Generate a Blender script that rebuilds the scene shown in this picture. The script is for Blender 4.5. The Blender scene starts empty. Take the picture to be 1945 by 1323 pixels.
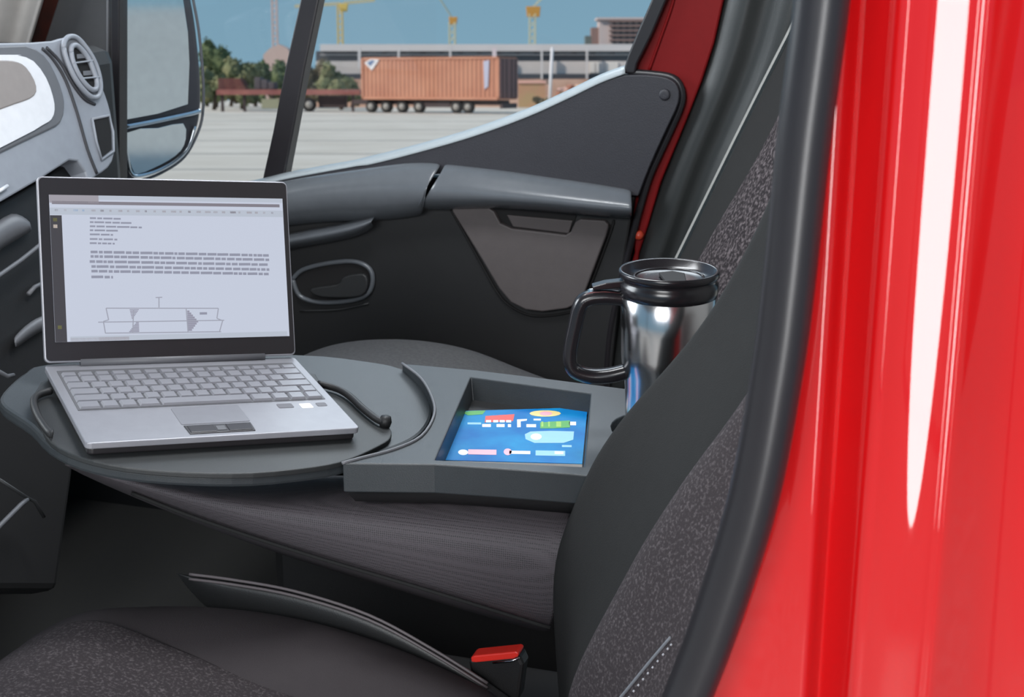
import bpy, bmesh, math, random
from mathutils import Vector, Matrix
from mathutils.bvhtree import BVHTree

random.seed(7)
scene = bpy.context.scene
col = scene.collection

# ------------------------------------------------------------------ camera
FPX = 2900.0; IW, IH = 1945.0, 1323.0
YAW = math.radians(18.0); PITCH = math.atan((661.5 + 200.0) / FPX)
CAM = Vector((0, 0, 1.81))
CF = Vector((-math.sin(YAW) * math.cos(PITCH), math.cos(YAW) * math.cos(PITCH), -math.sin(PITCH)))
CR = Vector((math.cos(YAW), math.sin(YAW), 0.0))
CU = CR.cross(CF)
cd = bpy.data.cameras.new('camera'); cam = bpy.data.objects.new('camera', cd); col.objects.link(cam)
cd.sensor_width = 36.0; cd.sensor_fit = 'HORIZONTAL'; cd.lens = 36.0 * FPX / IW
cd.clip_start = 0.02; cd.clip_end = 1000
cam.matrix_world = Matrix(((CR.x, CU.x, -CF.x, CAM.x), (CR.y, CU.y, -CF.y, CAM.y), (CR.z, CU.z, -CF.z, CAM.z), (0, 0, 0, 1)))
scene.camera = cam
cd.dof.use_dof = True; cd.dof.focus_distance = 1.72; cd.dof.aperture_fstop = 14.0

# ------------------------------------------------------------------ world, sun, lamps, exposure
def s2l(c):
    return tuple(((v / 255.0) / 12.92 if v / 255.0 <= 0.04045 else ((v / 255.0 + 0.055) / 1.055) ** 2.4) for v in c)
w = bpy.data.worlds.new('sky'); scene.world = w; w.use_nodes = True
nt = w.node_tree; bg = nt.nodes['Background']
tc = nt.nodes.new('ShaderNodeTexCoord'); sep = nt.nodes.new('ShaderNodeSeparateXYZ'); rmp = nt.nodes.new('ShaderNodeValToRGB')
nt.links.new(tc.outputs['Generated'], sep.inputs[0])
mp = nt.nodes.new('ShaderNodeMapRange'); mp.inputs[1].default_value = -0.25; mp.inputs[2].default_value = 1.0
nt.links.new(sep.outputs['Z'], mp.inputs[0]); nt.links.new(mp.outputs[0], rmp.inputs[0])
rmp.color_ramp.elements[0].color = (*s2l((140, 176, 194)), 1); rmp.color_ramp.elements[0].position = 0.0
rmp.color_ramp.elements[1].color = (*s2l((128, 166, 205)), 1)
e = rmp.color_ramp.elements.new(0.16); e.color = (*s2l((122, 160, 182)), 1)
nt.links.new(rmp.outputs[0], bg.inputs[0]); bg.inputs[1].default_value = 1.0

def look(o, target):
    o.rotation_euler = (Vector(target) - o.location).to_track_quat('-Z', 'Y').to_euler()
sl = bpy.data.lights.new('sun', 'SUN'); sl.energy = 3.4; sl.angle = math.radians(2); sl.color = (1, .94, .86)
so = bpy.data.objects.new('sun', sl); col.objects.link(so); so.location = (-6, -5, 9); look(so, (-6 + .62, -5 + .52, 9 - .62))
def area(name, loc, target, sx, sy, power, color=(1, 1, 1)):
    l = bpy.data.lights.new(name, 'AREA'); l.shape = 'RECTANGLE'; l.size = sx; l.size_y = sy; l.energy = power; l.color = color
    o = bpy.data.objects.new(name, l); col.objects.link(o); o.location = loc; look(o, target); return o
area('key_softbox', (-.5, -2.0, 2.9), (-.9, 1.7, 1.3), 1.6, 1.0, 78)
area('strip_softbox', (.97, -1.75, 1.38), (.0, .88, 1.45), .62, 2.2, 62).data.shape = 'ELLIPSE'
area('front_softbox', (-3.4, 1.5, 2.5), (-1.0, 1.7, 1.3), 1.5, 1.2, 80, (.9, .96, 1))
area('window_softbox', (-1.1, 4.6, 3.4), (-.8, 1.9, 1.3), 2.4, 1.2, 55, (.88, .95, 1))
vs = scene.view_settings
vs.view_transform = 'Standard'; vs.look = 'None'; vs.exposure = 0.0; vs.gamma = 1.0; vs.use_curve_mapping = False

# ------------------------------------------------------------------ projection helpers (photo position + real plane -> point)
def ray(x, y): return CF + CR * ((x - 972.5) / FPX) + CU * ((661.5 - y) / FPX)
def aY(x, y, Y): r = ray(x, y); return CAM + r * (Y / r.y)
def aZ(x, y, Z): r = ray(x, y); return CAM + r * ((Z - CAM.z) / r.z)
def aP(x, y, o, n): r = ray(x, y); return CAM + r * ((o - CAM).dot(n) / r.dot(n))
# the yard outside slopes gently away from the van
YF = (CF + CU * ((661.5 - 160.0) / FPX)).normalized(); YN = CR.cross(YF).normalized(); CAMH = 1.7
YO = CAM - YN * CAMH
def aD(x, y, D): r = ray(x, y); return CAM + r * (D / r.dot(YF))
def yard(px, D, h=0.0):
    P = YO + YF * D + YN * h
    for _ in range(3):
        wv = (P - CAM).dot(CF); s = (px - 972.5) / FPX * wv; P = YO + YF * D + YN * h + CR * s
    return P

# ------------------------------------------------------------------ material helper
def mat(name, c, rough=.5, metal=0.0, spec=.5, coat=0.0, c2=None, scale=60.0, bump=0.0, bscale=None, lo=.35, hi=.65, emit=0.0, detail=4, coatr=.03):
    m = bpy.data.materials.new(name); m.use_nodes = True; t = m.node_tree; b = t.nodes['Principled BSDF']
    b.inputs['Base Color'].default_value = (*s2l(c), 1); b.inputs['Roughness'].default_value = rough
    b.inputs['Metallic'].default_value = metal; b.inputs['Specular IOR Level'].default_value = spec
    b.inputs['Coat Weight'].default_value = coat; b.inputs['Coat Roughness'].default_value = coatr
    co = t.nodes.new('ShaderNodeTexCoord')
    if c2 is None:
        c2 = tuple(min(255, v * 1.03 + .5) for v in c); lo, hi = .3, .7
    n = t.nodes.new('ShaderNodeTexNoise'); n.inputs['Scale'].default_value = scale; n.inputs['Detail'].default_value = detail
    r = t.nodes.new('ShaderNodeValToRGB'); r.color_ramp.elements[0].position = lo; r.color_ramp.elements[1].position = hi
    r.color_ramp.elements[0].color = (*s2l(c), 1); r.color_ramp.elements[1].color = (*s2l(c2), 1)
    t.links.new(co.outputs['Object'], n.inputs['Vector']); t.links.new(n.outputs['Fac'], r.inputs[0])
    t.links.new(r.outputs[0], b.inputs['Base Color'])
    if emit:
        t.links.new(r.outputs[0], b.inputs['Emission Color']); b.inputs['Emission Strength'].default_value = emit
    if bump:
        n2 = t.nodes.new('ShaderNodeTexNoise'); n2.inputs['Scale'].default_value = bscale or scale; n2.inputs['Detail'].default_value = 2
        bp = t.nodes.new('ShaderNodeBump'); bp.inputs['Strength'].default_value = bump; bp.inputs['Distance'].default_value = .001
        t.links.new(co.outputs['Object'], n2.inputs['Vector']); t.links.new(n2.outputs['Fac'], bp.inputs['Height']); t.links.new(bp.outputs[0], b.inputs['Normal'])
    return m
def glassmat(name, tint=(1, 1, 1), gloss=.06):
    m = bpy.data.materials.new(name); m.use_nodes = True; t = m.node_tree; t.nodes.remove(t.nodes['Principled BSDF'])
    tr = t.nodes.new('ShaderNodeBsdfTransparent'); tr.inputs[0].default_value = (*tint, 1)
    gl = t.nodes.new('ShaderNodeBsdfGlossy'); gl.inputs['Roughness'].default_value = .02
    mx = t.nodes.new('ShaderNodeMixShader'); fr = t.nodes.new('ShaderNodeFresnel'); fr.inputs[0].default_value = 1.3
    t.links.new(fr.outputs[0], mx.inputs[0]); t.links.new(tr.outputs[0], mx.inputs[1]); t.links.new(gl.outputs[0], mx.inputs[2])
    t.links.new(mx.outputs[0], t.nodes['Material Output'].inputs[0]); return m
M = {}
M['plastic'] = mat('charcoal_plastic', (44, 45, 46), .45, bump=.25, bscale=900)
M['plastic_dk'] = mat('black_plastic', (30, 30, 31), .5, bump=.25, bscale=900)
M['deck'] = mat('grey_table_plastic', (52, 56, 59), .38, spec=.35, bump=.2, bscale=1200)
M['pad'] = mat('dark_table_pad', (42, 44, 45), .5, bump=.2, bscale=1200)
M['silver'] = mat('silver_dash_plastic', (150, 154, 162), .42, bump=.1, bscale=1200)
M['silver_dk'] = mat('mid_grey_dash_plastic', (104, 105, 109), .45, bump=.1, bscale=1200)
M['pale'] = mat('pale_dash_insert', (232, 232, 235), .35)
M['taupe'] = mat('taupe_dash_insert', (150, 142, 138), .5)
M['beige'] = mat('beige_pillar_trim', (176, 172, 168), .7, bump=.2, bscale=400)
M['quarter'] = mat('slate_door_plastic', (43, 43, 49), .55, bump=.3, bscale=700)
M['sill'] = mat('sill_sky_sheen', (158, 166, 170), .35)
M['arm'] = mat('glossy_armrest_plastic', (92, 96, 101), .24, bump=.1, bscale=700)
M['pocket'] = mat('warm_grey_pocket_plastic', (84, 78, 78), .6, bump=.2, bscale=900)
M['rubber'] = mat('black_rubber_seal', (34, 32, 35), .33, spec=.45)
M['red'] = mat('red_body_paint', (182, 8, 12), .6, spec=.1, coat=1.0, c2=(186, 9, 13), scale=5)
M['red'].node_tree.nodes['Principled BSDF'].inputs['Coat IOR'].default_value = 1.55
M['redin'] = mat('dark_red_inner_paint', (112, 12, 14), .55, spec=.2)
M['fabric'] = mat('speckled_seat_fabric', (60, 55, 57), .95, spec=.15, c2=(104, 97, 99), scale=330, lo=.5, hi=.78, bump=.6, bscale=600)
M['fabric_c'] = mat('coarse_speckled_fabric', (44, 40, 42), .95, spec=.15, c2=(102, 94, 96), scale=190, lo=.45, hi=.68, bump=.6, bscale=300)
M['bolster'] = mat('charcoal_bolster_fabric', (38, 38, 38), .85, spec=.2, bump=.3, bscale=900)
M['bolster_lit'] = mat('lit_cushion_bolster', (60, 55, 57), .8, spec=.25, bump=.3, bscale=900)  # same fabric as the bolster, lightened for the light on the cushion
M['cushgrey'] = mat('grey_passenger_fabric', (84, 84, 86), .8, spec=.3, c2=(94, 94, 95), scale=200, bump=.3, bscale=600)
M['stitch'] = mat('white_stitch_thread', (190, 192, 198), .8)
M['belt'] = mat('grey_belt_webbing', (172, 172, 168), .7, bump=.3, bscale=1500)
M['buckle_red'] = mat('red_buckle_plastic', (225, 50, 40), .4)
M['alu'] = mat('silver_laptop_shell', (142, 142, 148), .38, metal=.25, bump=.06, bscale=2000)
M['key'] = mat('silver_keycap', (136, 136, 142), .42, metal=.2)
M['keywell'] = mat('keyboard_well', (92, 92, 96), .5)
M['blackgloss'] = mat('black_laptop_bezel', (38, 36, 38), .3)
M['steel'] = mat('brushed_steel', (200, 198, 198), .2, metal=1.0, c2=(214, 212, 212), scale=8)
M['lidblk'] = mat('black_mug_plastic', (34, 32, 35), .22)
M['chrome'] = mat('chrome_trim', (210, 214, 218), .18, metal=1.0)
M['mirror'] = mat('mirror_glass', (226, 232, 232), .05, metal=1.0)
M['housing'] = mat('mirror_housing_plastic', (70, 68, 72), .3)
M['glass'] = glassmat('window_glass')
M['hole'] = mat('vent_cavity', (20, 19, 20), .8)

# ------------------------------------------------------------------ object helpers
ABS = {}
def tag(o, label=None, cat=None, group=None, kind=None):
    if label: o['label'] = label
    if cat: o['category'] = cat
    if group: o['group'] = group
    if kind: o['kind'] = kind
    return o
def thing(name, loc, label, cat, group=None, kind=None):
    o = bpy.data.objects.new(name, None); col.objects.link(o); o.location = loc; ABS[o] = Vector(loc); o.empty_display_size = .05
    return tag(o, label, cat, group, kind)
def link(name, verts, faces, m, parent=None, smooth=False, bevel=0.0, sub=0, solid=0.0, soff=-1, seg=2, mats=None, fm=None):
    vv = [Vector(v) for v in verts]; c = sum(vv, Vector()) / len(vv)
    me = bpy.data.meshes.new(name); me.from_pydata([tuple(v - c) for v in vv], [], faces)
    bm = bmesh.new(); bm.from_mesh(me); bmesh.ops.recalc_face_normals(bm, faces=bm.faces); bm.to_mesh(me); bm.free()
    me.materials.append(m)
    for x in (mats or []): me.materials.append(x)
    if fm:
        for p, i in zip(me.polygons, fm): p.material_index = i
    if smooth:
        for p in me.polygons: p.use_smooth = True
    o = bpy.data.objects.new(name, me); col.objects.link(o)
    if parent is not None:
        o.parent = parent; o.location = c - ABS[parent]
    else: o.location = c
    ABS[o] = c
    if solid:
        k = o.modifiers.new('solid', 'SOLIDIFY'); k.thickness = solid; k.offset = soff
    if bevel:
        k = o.modifiers.new('bevel', 'BEVEL'); k.width = bevel; k.segments = seg; k.limit_method = 'ANGLE'; k.angle_limit = math.radians(40)
    if sub:
        k = o.modifiers.new('sub', 'SUBSURF'); k.levels = sub; k.render_levels = sub
    return o
def prism(name, pts, d, m, parent=None, bevel=0.0, **kw):
    n = len(pts); d = Vector(d)
    v = [Vector(p) for p in pts] + [Vector(p) + d for p in pts]
    f = [list(range(n)), list(range(2 * n - 1, n - 1, -1))] + [[i, (i + 1) % n, (i + 1) % n + n, i + n] for i in range(n)]
    return link(name, v, f, m, parent, bevel=bevel, **kw)
def smoothpts(pts, k=4, closed=False):
    P = [Vector(p) for p in pts]; n = len(P); out = []
    rng = range(n) if closed else range(n - 1)
    for i in rng:
        p0 = P[(i - 1) % n] if closed or i > 0 else P[0]; p1 = P[i]; p2 = P[(i + 1) % n]; p3 = P[(i + 2) % n] if closed or i + 2 < n else P[-1]
        for j in range(k):
            t = j / k
            out.append(.5 * ((2 * p1) + (p2 - p0) * t + (2 * p0 - 5 * p1 + 4 * p2 - p3) * t * t + (3 * p1 - p0 - 3 * p2 + p3) * t ** 3))
    if not closed: out.append(P[-1])
    return out
def sm2(pts, k=4, closed=False): return [(v.x, v.y) for v in smoothpts([(a, b, 0) for a, b in pts], k, closed)]
def loft(name, rows, m, parent=None, solid=0.0, sub=0, smooth=True, closed=False, soff=-1, cap=False, **kw):
    nu = len(rows[0]); v = [p for r in rows for p in r]; f = []
    for i in range(len(rows) - 1):
        for j in range(nu if closed else nu - 1):
            a = i * nu + j; b = i * nu + (j + 1) % nu
            f.append([a, b, b + nu, a + nu])
    if cap: f += [list(range(nu)), list(range((len(rows) - 1) * nu, len(rows) * nu))]
    return link(name, v, f, m, parent, smooth=smooth, sub=sub, solid=solid, soff=soff, **kw)
def tubegeo(pts, r, seg=8, v=None, f=None, caps=True):
    v = [] if v is None else v; f = [] if f is None else f; P = [Vector(p) for p in pts]; base = len(v); n = len(P)
    up = None
    for i, p in enumerate(P):
        t = (P[min(i + 1, n - 1)] - P[max(i - 1, 0)]).normalized()
        if up is None: up = t.orthogonal().normalized()
        up = (up - t * up.dot(t)).normalized(); s = t.cross(up); ri = r[i] if isinstance(r, (list, tuple)) else r
        for k in range(seg):
            a = 2 * math.pi * k / seg; v.append(p + (up * math.cos(a) + s * math.sin(a)) * ri)
    for i in range(n - 1):
        for k in range(seg):
            a = base + i * seg + k; b = base + i * seg + (k + 1) % seg; f.append([a, b, b + seg, a + seg])
    if caps: f.append([base + k for k in range(seg)]); f.append([base + (n - 1) * seg + k for k in range(seg)])
    return v, f
def tube(name, pts, r, m, parent=None, seg=8, **kw):
    v, f = tubegeo(pts, r, seg); return link(name, v, f, m, parent, smooth=True, **kw)
def boxgeo(o, a, b, c, v, f):
    i = len(v); o, a, b, c = Vector(o), Vector(a), Vector(b), Vector(c)
    v += [o, o + a, o + a + b, o + b, o + c, o + a + c, o + a + b + c, o + b + c]
    f += [[i, i + 3, i + 2, i + 1], [i + 4, i + 5, i + 6, i + 7], [i, i + 1, i + 5, i + 4], [i + 1, i + 2, i + 6, i + 5], [i + 2, i + 3, i + 7, i + 6], [i + 3, i, i + 4, i + 7]]
def box(name, o, a, b, c, m, parent=None, bevel=0.0, **kw):
    v, f = [], []; boxgeo(o, a, b, c, v, f); return link(name, v, f, m, parent, bevel=bevel, **kw)
def lathe(name, center, axis, prof, m, parent=None, seg=48, **kw):
    ax = Vector(axis).normalized(); u = ax.orthogonal().normalized(); s = ax.cross(u); v = []; f = []; c = Vector(center)
    for r, h in prof:
        for k in range(seg):
            a = 2 * math.pi * k / seg; v.append(c + ax * h + (u * math.cos(a) + s * math.sin(a)) * r)
    for i in range(len(prof) - 1):
        for k in range(seg):
            a = i * seg + k; b = i * seg + (k + 1) % seg; f.append([a, b, b + seg, a + seg])
    f.append(list(range(seg))); f.append(list(range((len(prof) - 1) * seg, len(prof) * seg)))
    o = link(name, v, f, m, parent, smooth=True, **kw); return o
def auto(o, ang=35):
    o.data.polygons.foreach_set('use_smooth', [True] * len(o.data.polygons))
    bm = bmesh.new(); bm.from_mesh(o.data)
    for ed in bm.edges:
        if len(ed.link_faces) == 2 and ed.calc_face_angle(0) > math.radians(ang): ed.smooth = False
    bm.to_mesh(o.data); bm.free(); return o
def hole_plate(name, outer, holes, z, depth, m, parent, thick, floor_mat=None, bevel=0.0):
    """level plate with recesses: outer and holes are lists of (x,y); holes get walls and a floor"""
    bm = bmesh.new()
    def loop(pts, zz): return [bm.verts.new((a, b, zz)) for a, b in pts]
    lo = loop(outer, z); ed = []
    for i in range(len(lo)): ed.append(bm.edges.new((lo[i], lo[(i + 1) % len(lo)])))
    hs = []
    for h in holes:
        l = loop(h, z); hs.append(l)
        for i in range(len(l)): ed.append(bm.edges.new((l[i], l[(i + 1) % len(l)])))
    bmesh.ops.triangle_fill(bm, use_beauty=True, use_dissolve=False, edges=ed)
    lb = loop(outer, z - thick)
    for i in range(len(lo)): j = (i + 1) % len(lo); bm.faces.new((lo[i], lo[j], lb[j], lb[i]))
    bm.faces.new(lb)
    for h, l in zip(holes, hs):
        cx = sum(p[0] for p in h) / len(h); cy = sum(p[1] for p in h) / len(h)
        b = loop([(cx + (p[0] - cx) * .96, cy + (p[1] - cy) * .96) for p in h], z - depth)
        for i in range(len(l)): j = (i + 1) % len(l); bm.faces.new((l[i], l[j], b[j], b[i]))
        bm.faces.new(b)
    bmesh.ops.recalc_face_normals(bm, faces=bm.faces)
    vs_ = [v.co.copy() for v in bm.verts]; bm.verts.index_update(); fs = [[v.index for v in f.verts] for f in bm.faces]; bm.free()
    return link(name, vs_, fs, m, parent, bevel=bevel)
def lerp(a, b, t): return a + (b - a) * t
def interp(tab, y):
    tab = sorted(tab)
    if y <= tab[0][0]: return tab[0][1]
    for (a, u), (b, v) in zip(tab, tab[1:]):
        if y <= b: return lerp(u, v, (y - a) / (b - a))
    return tab[-1][1]

# ================================================================== SETTING: yard outside, cab shell
ground_m = mat('concrete_yard', (202, 192, 178), .9, spec=.1, c2=(218, 209, 196), scale=.35, lo=.3, hi=.7, detail=8)
g = [yard(-3600, 2.2), yard(5600, 2.2), yard(5600, 108), yard(-3600, 108)]
# a wide slab that reaches under the van and ends behind the trailers
def yp(s, D, h=0.0): return YO + CR * s + YF * D + YN * h
o = prism('ground', [yp(-70, 3.6), yp(70, 3.6), yp(70, 165), yp(-70, 165)], YN * -.4, ground_m)
tag(o, 'pale grey concrete yard outside the passenger window', 'ground', kind='structure')
apron_m = mat('concrete_apron', (168, 166, 162), .9, spec=.2, c2=(188, 186, 182), scale=14)
o = box('pavement', (-14, -9, -.15), (28, 0, 0), (0, 14, 0), (0, 0, .15), apron_m); tag(o, 'grey paving under and around the van', 'pavement', kind='structure')
# slightly darker joints between the cast strips of the yard
joint_m = mat('yard_joint', (120, 119, 117), .9, spec=.1, c2=(150, 149, 146), scale=1.5)
for D in (17.5, 21, 25.5, 31, 38, 47, 58, 72, 86):
    prism('slab_joint', [yp(-70, D, .004), yp(70, D, .004), yp(70, D + .10 + D * .002, .004), yp(-70, D + .10 + D * .002, .004)], YN * .002, joint_m, o)
sun_block_m = mat('sun_block_sheet', (120, 120, 122), .8)  # unseen canopy added to shade the cab from the sun
o = box('sun_block_canopy', (-5.2, -4.6, 4.3), (5.8, 0, 0), (0, 6.8, 0), (0, 0, .25), sun_block_m); tag(o, 'grey canopy added above the van to keep the sun off', 'canopy', kind='structure')
for x, y in ((-5, -4.4), (.3, -4.4)):
    box('sun_block_post', (x, y, -.0), (.2, 0, 0), (0, .2, 0), (0, 0, 4.4), sun_block_m, o)
floor_m = mat('cab_floor_mat', (40, 40, 39), .9)
o = box('floor', (-1.9, .93, .62), (2.3, 0, 0), (0, 1.5, 0), (0, 0, .04), floor_m); tag(o, 'black rubber cab floor', 'floor', kind='structure')
lin_m = mat('headliner', (150, 148, 145), .9)
o = box('wall_front', (-1.98, .93, .3), (.05, 0, 0), (0, 1.52, 0), (0, 0, 1.2), floor_m); tag(o, 'black bulkhead ahead of the footwell', 'wall', kind='structure')
o = box('wall_back', (.30, .93, .66), (.05, 0, 0), (0, 1.5, 0), (0, 0, 1.65), lin_m); tag(o, 'grey lined bulkhead behind the seats', 'wall', kind='structure')
o = box('roof', (-1.15, .93, 2.31), (1.5, 0, 0), (0, 1.5, 0), (0, 0, .06), lin_m); tag(o, 'pale headliner roof of the cab', 'roof', kind='structure')

# lamp added on the headliner to give the armrest its sheen
dome = thing('fill_lamp', (-.72, 1.75, 2.27), 'pale fill lamp added on the cab headliner', 'lamp')
box('fill_lamp_base', (-.98, 1.6, 2.285), (.52, 0, 0), (0, .3, 0), (0, 0, .02), lin_m, dome, bevel=.006)
box('fill_lamp_lens', (-.96, 1.62, 2.275), (.48, 0, 0), (0, .26, 0), (0, 0, .009), mat('fill_lamp_frost', (235, 235, 235), .4), dome, bevel=.003)
dl = area('fill_light', (-.72, 1.75, 2.27), (-.72, 1.75, 1.0), .48, .26, 10, (.94, .97, 1))
# ================================================================== PASSENGER DOOR
YD = 2.42
door = thing('door_1', (-.95, YD, .7), 'dark passenger door trim below the side window', 'door', kind='structure')
# inner trim panel
out = [(420, 372), (560, 352), (760, 334), (860, 340), (1190, 372), (1206, 372), (1190, 470), (1172, 600), (1160, 720), (1150, 860), (1000, 1500), (-260, 1500), (-260, 520), (300, 400)]
prism('trim_panel', [aY(x, y, YD) for x, y in out], (0, .06, 0), M['plastic_dk'], door, bevel=.004)
# slate quarter panel under the window
top = sm2([(500, 352), (545, 338), (620, 326), (700, 313), (800, 287), (900, 258), (1000, 222), (1080, 186), (1140, 158), (1186, 143)], 3)
rt = sm2([(1186, 143), (1230, 143), (1268, 149), (1287, 165), (1288, 195), (1268, 240), (1245, 290), (1228, 330), (1212, 372)], 3)[1:]
low = [(1100, 366), (980, 350), (840, 330), (760, 334), (600, 348)]
prism('quarter_panel', [aY(x, y, YD - .012) for x, y in top + rt + low], (0, .05, 0), M['quarter'], door, bevel=.004)
# rounded sill along the panel top, sky reflection painted in as pale grey
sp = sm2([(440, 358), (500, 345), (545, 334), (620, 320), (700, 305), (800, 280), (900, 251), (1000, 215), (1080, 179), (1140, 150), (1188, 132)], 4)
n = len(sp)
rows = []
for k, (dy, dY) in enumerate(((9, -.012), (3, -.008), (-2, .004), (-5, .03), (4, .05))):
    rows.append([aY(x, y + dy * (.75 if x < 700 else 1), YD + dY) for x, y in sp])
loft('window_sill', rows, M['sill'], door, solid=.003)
lathe('screw_cap', aY(1262, 180, YD - .014), (0, 1, 0), [(.0001, 0), (.006, -.001), (.0085, 0), (.0095, .002)], M['quarter'], door, seg=20)
# armrest: two mouldings meeting at a slanted joint
def arm(name, xs, skew):
    tab = {}
    R0 = [(400, 392), (500, 354), (545, 344), (620, 331), (700, 320), (760, 310), (800, 309), (840, 312), (950, 324), (1060, 340), (1130, 350), (1200, 362)]
    R1 = [(400, 402), (500, 366), (545, 356), (620, 341), (700, 332), (760, 330), (840, 336), (950, 350), (1060, 362), (1130, 370), (1200, 378)]
    R2 = [(400, 420), (500, 384), (545, 375), (620, 360), (700, 352), (760, 350), (840, 356), (950, 368), (1060, 378), (1130, 386), (1200, 392)]
    R3 = [(400, 452), (500, 420), (545, 412), (620, 402), (700, 402), (760, 400), (840, 388), (950, 388), (1060, 396), (1130, 404), (1200, 408)]
    R4 = [(400, 470), (500, 440), (545, 432), (620, 424), (700, 424), (760, 420), (840, 402), (950, 398), (1060, 406), (1130, 414), (1200, 418)]
    rows = []
    R00 = [(a, b - 3) for a, b in R0]
    for k, (Rk, dY) in enumerate(((R00, -.010), (R0, -.034), (R1, -.047), (R2, -.060), (R3, -.058), (R4, -.004))):
        sh = skew * max(0, k - 1)
        rows.append([aY(x + sh * (1 if abs(x - 840) < 6 else 0), interp(Rk, x), YD + dY) for x in xs])
    return loft(name, rows, M['arm'], door, solid=.006, sub=2)
arm('armrest_front', [430, 500, 545, 620, 700, 770, 815, 837], -14)
arm('armrest_rear', [843, 865, 900, 950, 1010, 1060, 1130, 1180, 1200], -14)
# grab handle ledge under the front armrest
rows = []
for dY, pts in ((-.004, [(430, 470), (545, 440), (620, 428), (690, 412), (720, 400)]), (-.05, [(430, 478), (545, 450), (620, 438), (680, 426), (706, 416)]),
                (-.052, [(430, 492), (545, 464), (620, 452), (680, 438), (704, 424)]), (-.004, [(430, 500), (545, 476), (620, 464), (690, 450), (716, 430)])):
    rows.append([aY(x, y, YD + dY) for x, y in pts])
loft('grab_ledge', rows, M['arm'], door, solid=.005, sub=2)
# pocket panel with a notched pull
pk = [(862, 390), (926, 394), (938, 402), (950, 424), (972, 434), (1074, 446), (1084, 440), (1092, 422), (1102, 416), (1148, 419), (1156, 428), (1150, 450), (1108, 562), (1098, 576), (1076, 586), (1030, 592), (998, 588), (970, 574), (948, 548), (904, 474), (858, 400)]
pp = prism('pocket_panel', [aY(x, y, YD - .016) for x, y in pk], (0, .012, 0), M['pocket'], door, bevel=.0025)
tag(pp, 'warm grey storage pocket panel')
lp = [(962, 408), (1088, 419), (1080, 444), (974, 431)]
prism('pull_lip', [aY(x, y, YD - .008) for x, y in lp], (0, .006, 0), M['pocket'], pp, bevel=.002)
rc = [(932, 390), (1096, 402), (1090, 424), (1074, 446), (966, 434), (946, 412)]
prism('pull_recess', [aY(x, y, YD - .0035) for x, y in rc], (0, .002, 0), M['hole'], pp)
# dark tube painted in for the shadow gap around the pocket panel
cx, cy = 1008, 486
tube('pocket_shadow_gap', smoothpts([aY(x, y, YD - .002) for x, y in [(850, 386), (905, 484), (944, 554), (968, 580), (998, 596), (1030, 600), (1080, 593), (1106, 578), (1160, 440), (1164, 418)]], 3), .0025, M['hole'], pp, seg=6)
# inner door handle
hr = [(556, 530), (575, 512), (620, 500), (670, 496), (700, 508), (708, 530), (700, 556), (670, 570), (610, 574), (570, 562)]
hd = tube('handle_bezel', smoothpts([aY(x, y, YD - .004) for x, y in hr + hr[:1]], 4), .0045, M['arm'], door, seg=8)
prism('handle_recess', [aY(x, y, YD - .002) for x, y in sm2(hr, 3, True)], (0, .003, 0), M['hole'], hd)
lv = [(590, 548), (640, 540), (652, 526), (690, 520), (698, 540), (686, 562), (640, 566), (600, 562)]
prism('handle_lever', [aY(x, y, YD - .016) for x, y in sm2(lv, 3, True)], (0, .010, 0), M['plastic'], hd, bevel=.003)
tube('lower_crease', smoothpts([aY(x, y, YD - .001) for x, y in [(570, 590), (640, 588), (700, 576)]], 4), .002, M['plastic'], hd, seg=6)
# painted red door frame behind the panel, with its crease and hinge bolt
fr = [(1385, -300), (1288, -60), (1262, 0), (1206, 124), (1190, 150), (1205, 480), (1180, 560), (1205, 560), (1213, 482), (1230, 429), (1254, 347), (1303, 229), (1332, 155), (1356, 82), (1374, 0), (1390, -60), (1455, -300)]
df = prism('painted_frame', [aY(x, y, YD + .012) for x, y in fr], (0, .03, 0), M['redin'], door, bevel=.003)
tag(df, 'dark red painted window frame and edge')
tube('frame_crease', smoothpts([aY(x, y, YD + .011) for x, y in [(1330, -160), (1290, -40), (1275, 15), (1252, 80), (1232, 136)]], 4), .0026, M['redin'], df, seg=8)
lathe('bolt', aY(1213, 447, YD + .008), (0, 1, 0), [(.0001, -.006), (.006, -.005), (.0075, 0), (.009, .004)], mat('red_painted_bolt', (188, 66, 44), .35), df, seg=16)
tube('door_seal_strip', smoothpts([aY(x, y, YD + .004) for x, y in [(1196, 138), (1240, 141), (1278, 148), (1294, 168), (1294, 198), (1274, 246), (1250, 298), (1232, 340), (1214, 400), (1196, 470), (1178, 540), (1158, 640), (1150, 760)]], 4), .0062, M['rubber'], door, seg=8)
# black window frame strip at the rear edge of the glass
wf = [(1358, -300), (1260, -60), (1237, 0), (1213, 55), (1192, 105), (1182, 140), (1206, 140), (1210, 122), (1238, 66), (1266, 0), (1292, -60), (1390, -300)]
prism('window_channel', [aY(x, y, YD - .004) for x, y in wf], (0, .03, 0), M['rubber'], door, bevel=.003)
bar = [(634, -300), (582, -60), (570, 0), (541, 130), (518, 250), (497, 345), (538, 345), (556, 250), (578, 130), (605, 0), (618, -60), (672, -300)]
prism('window_divider', [aY(x, y, YD + .03) for x, y in bar], (0, .03, 0), M['rubber'], door, bevel=.003)
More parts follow.
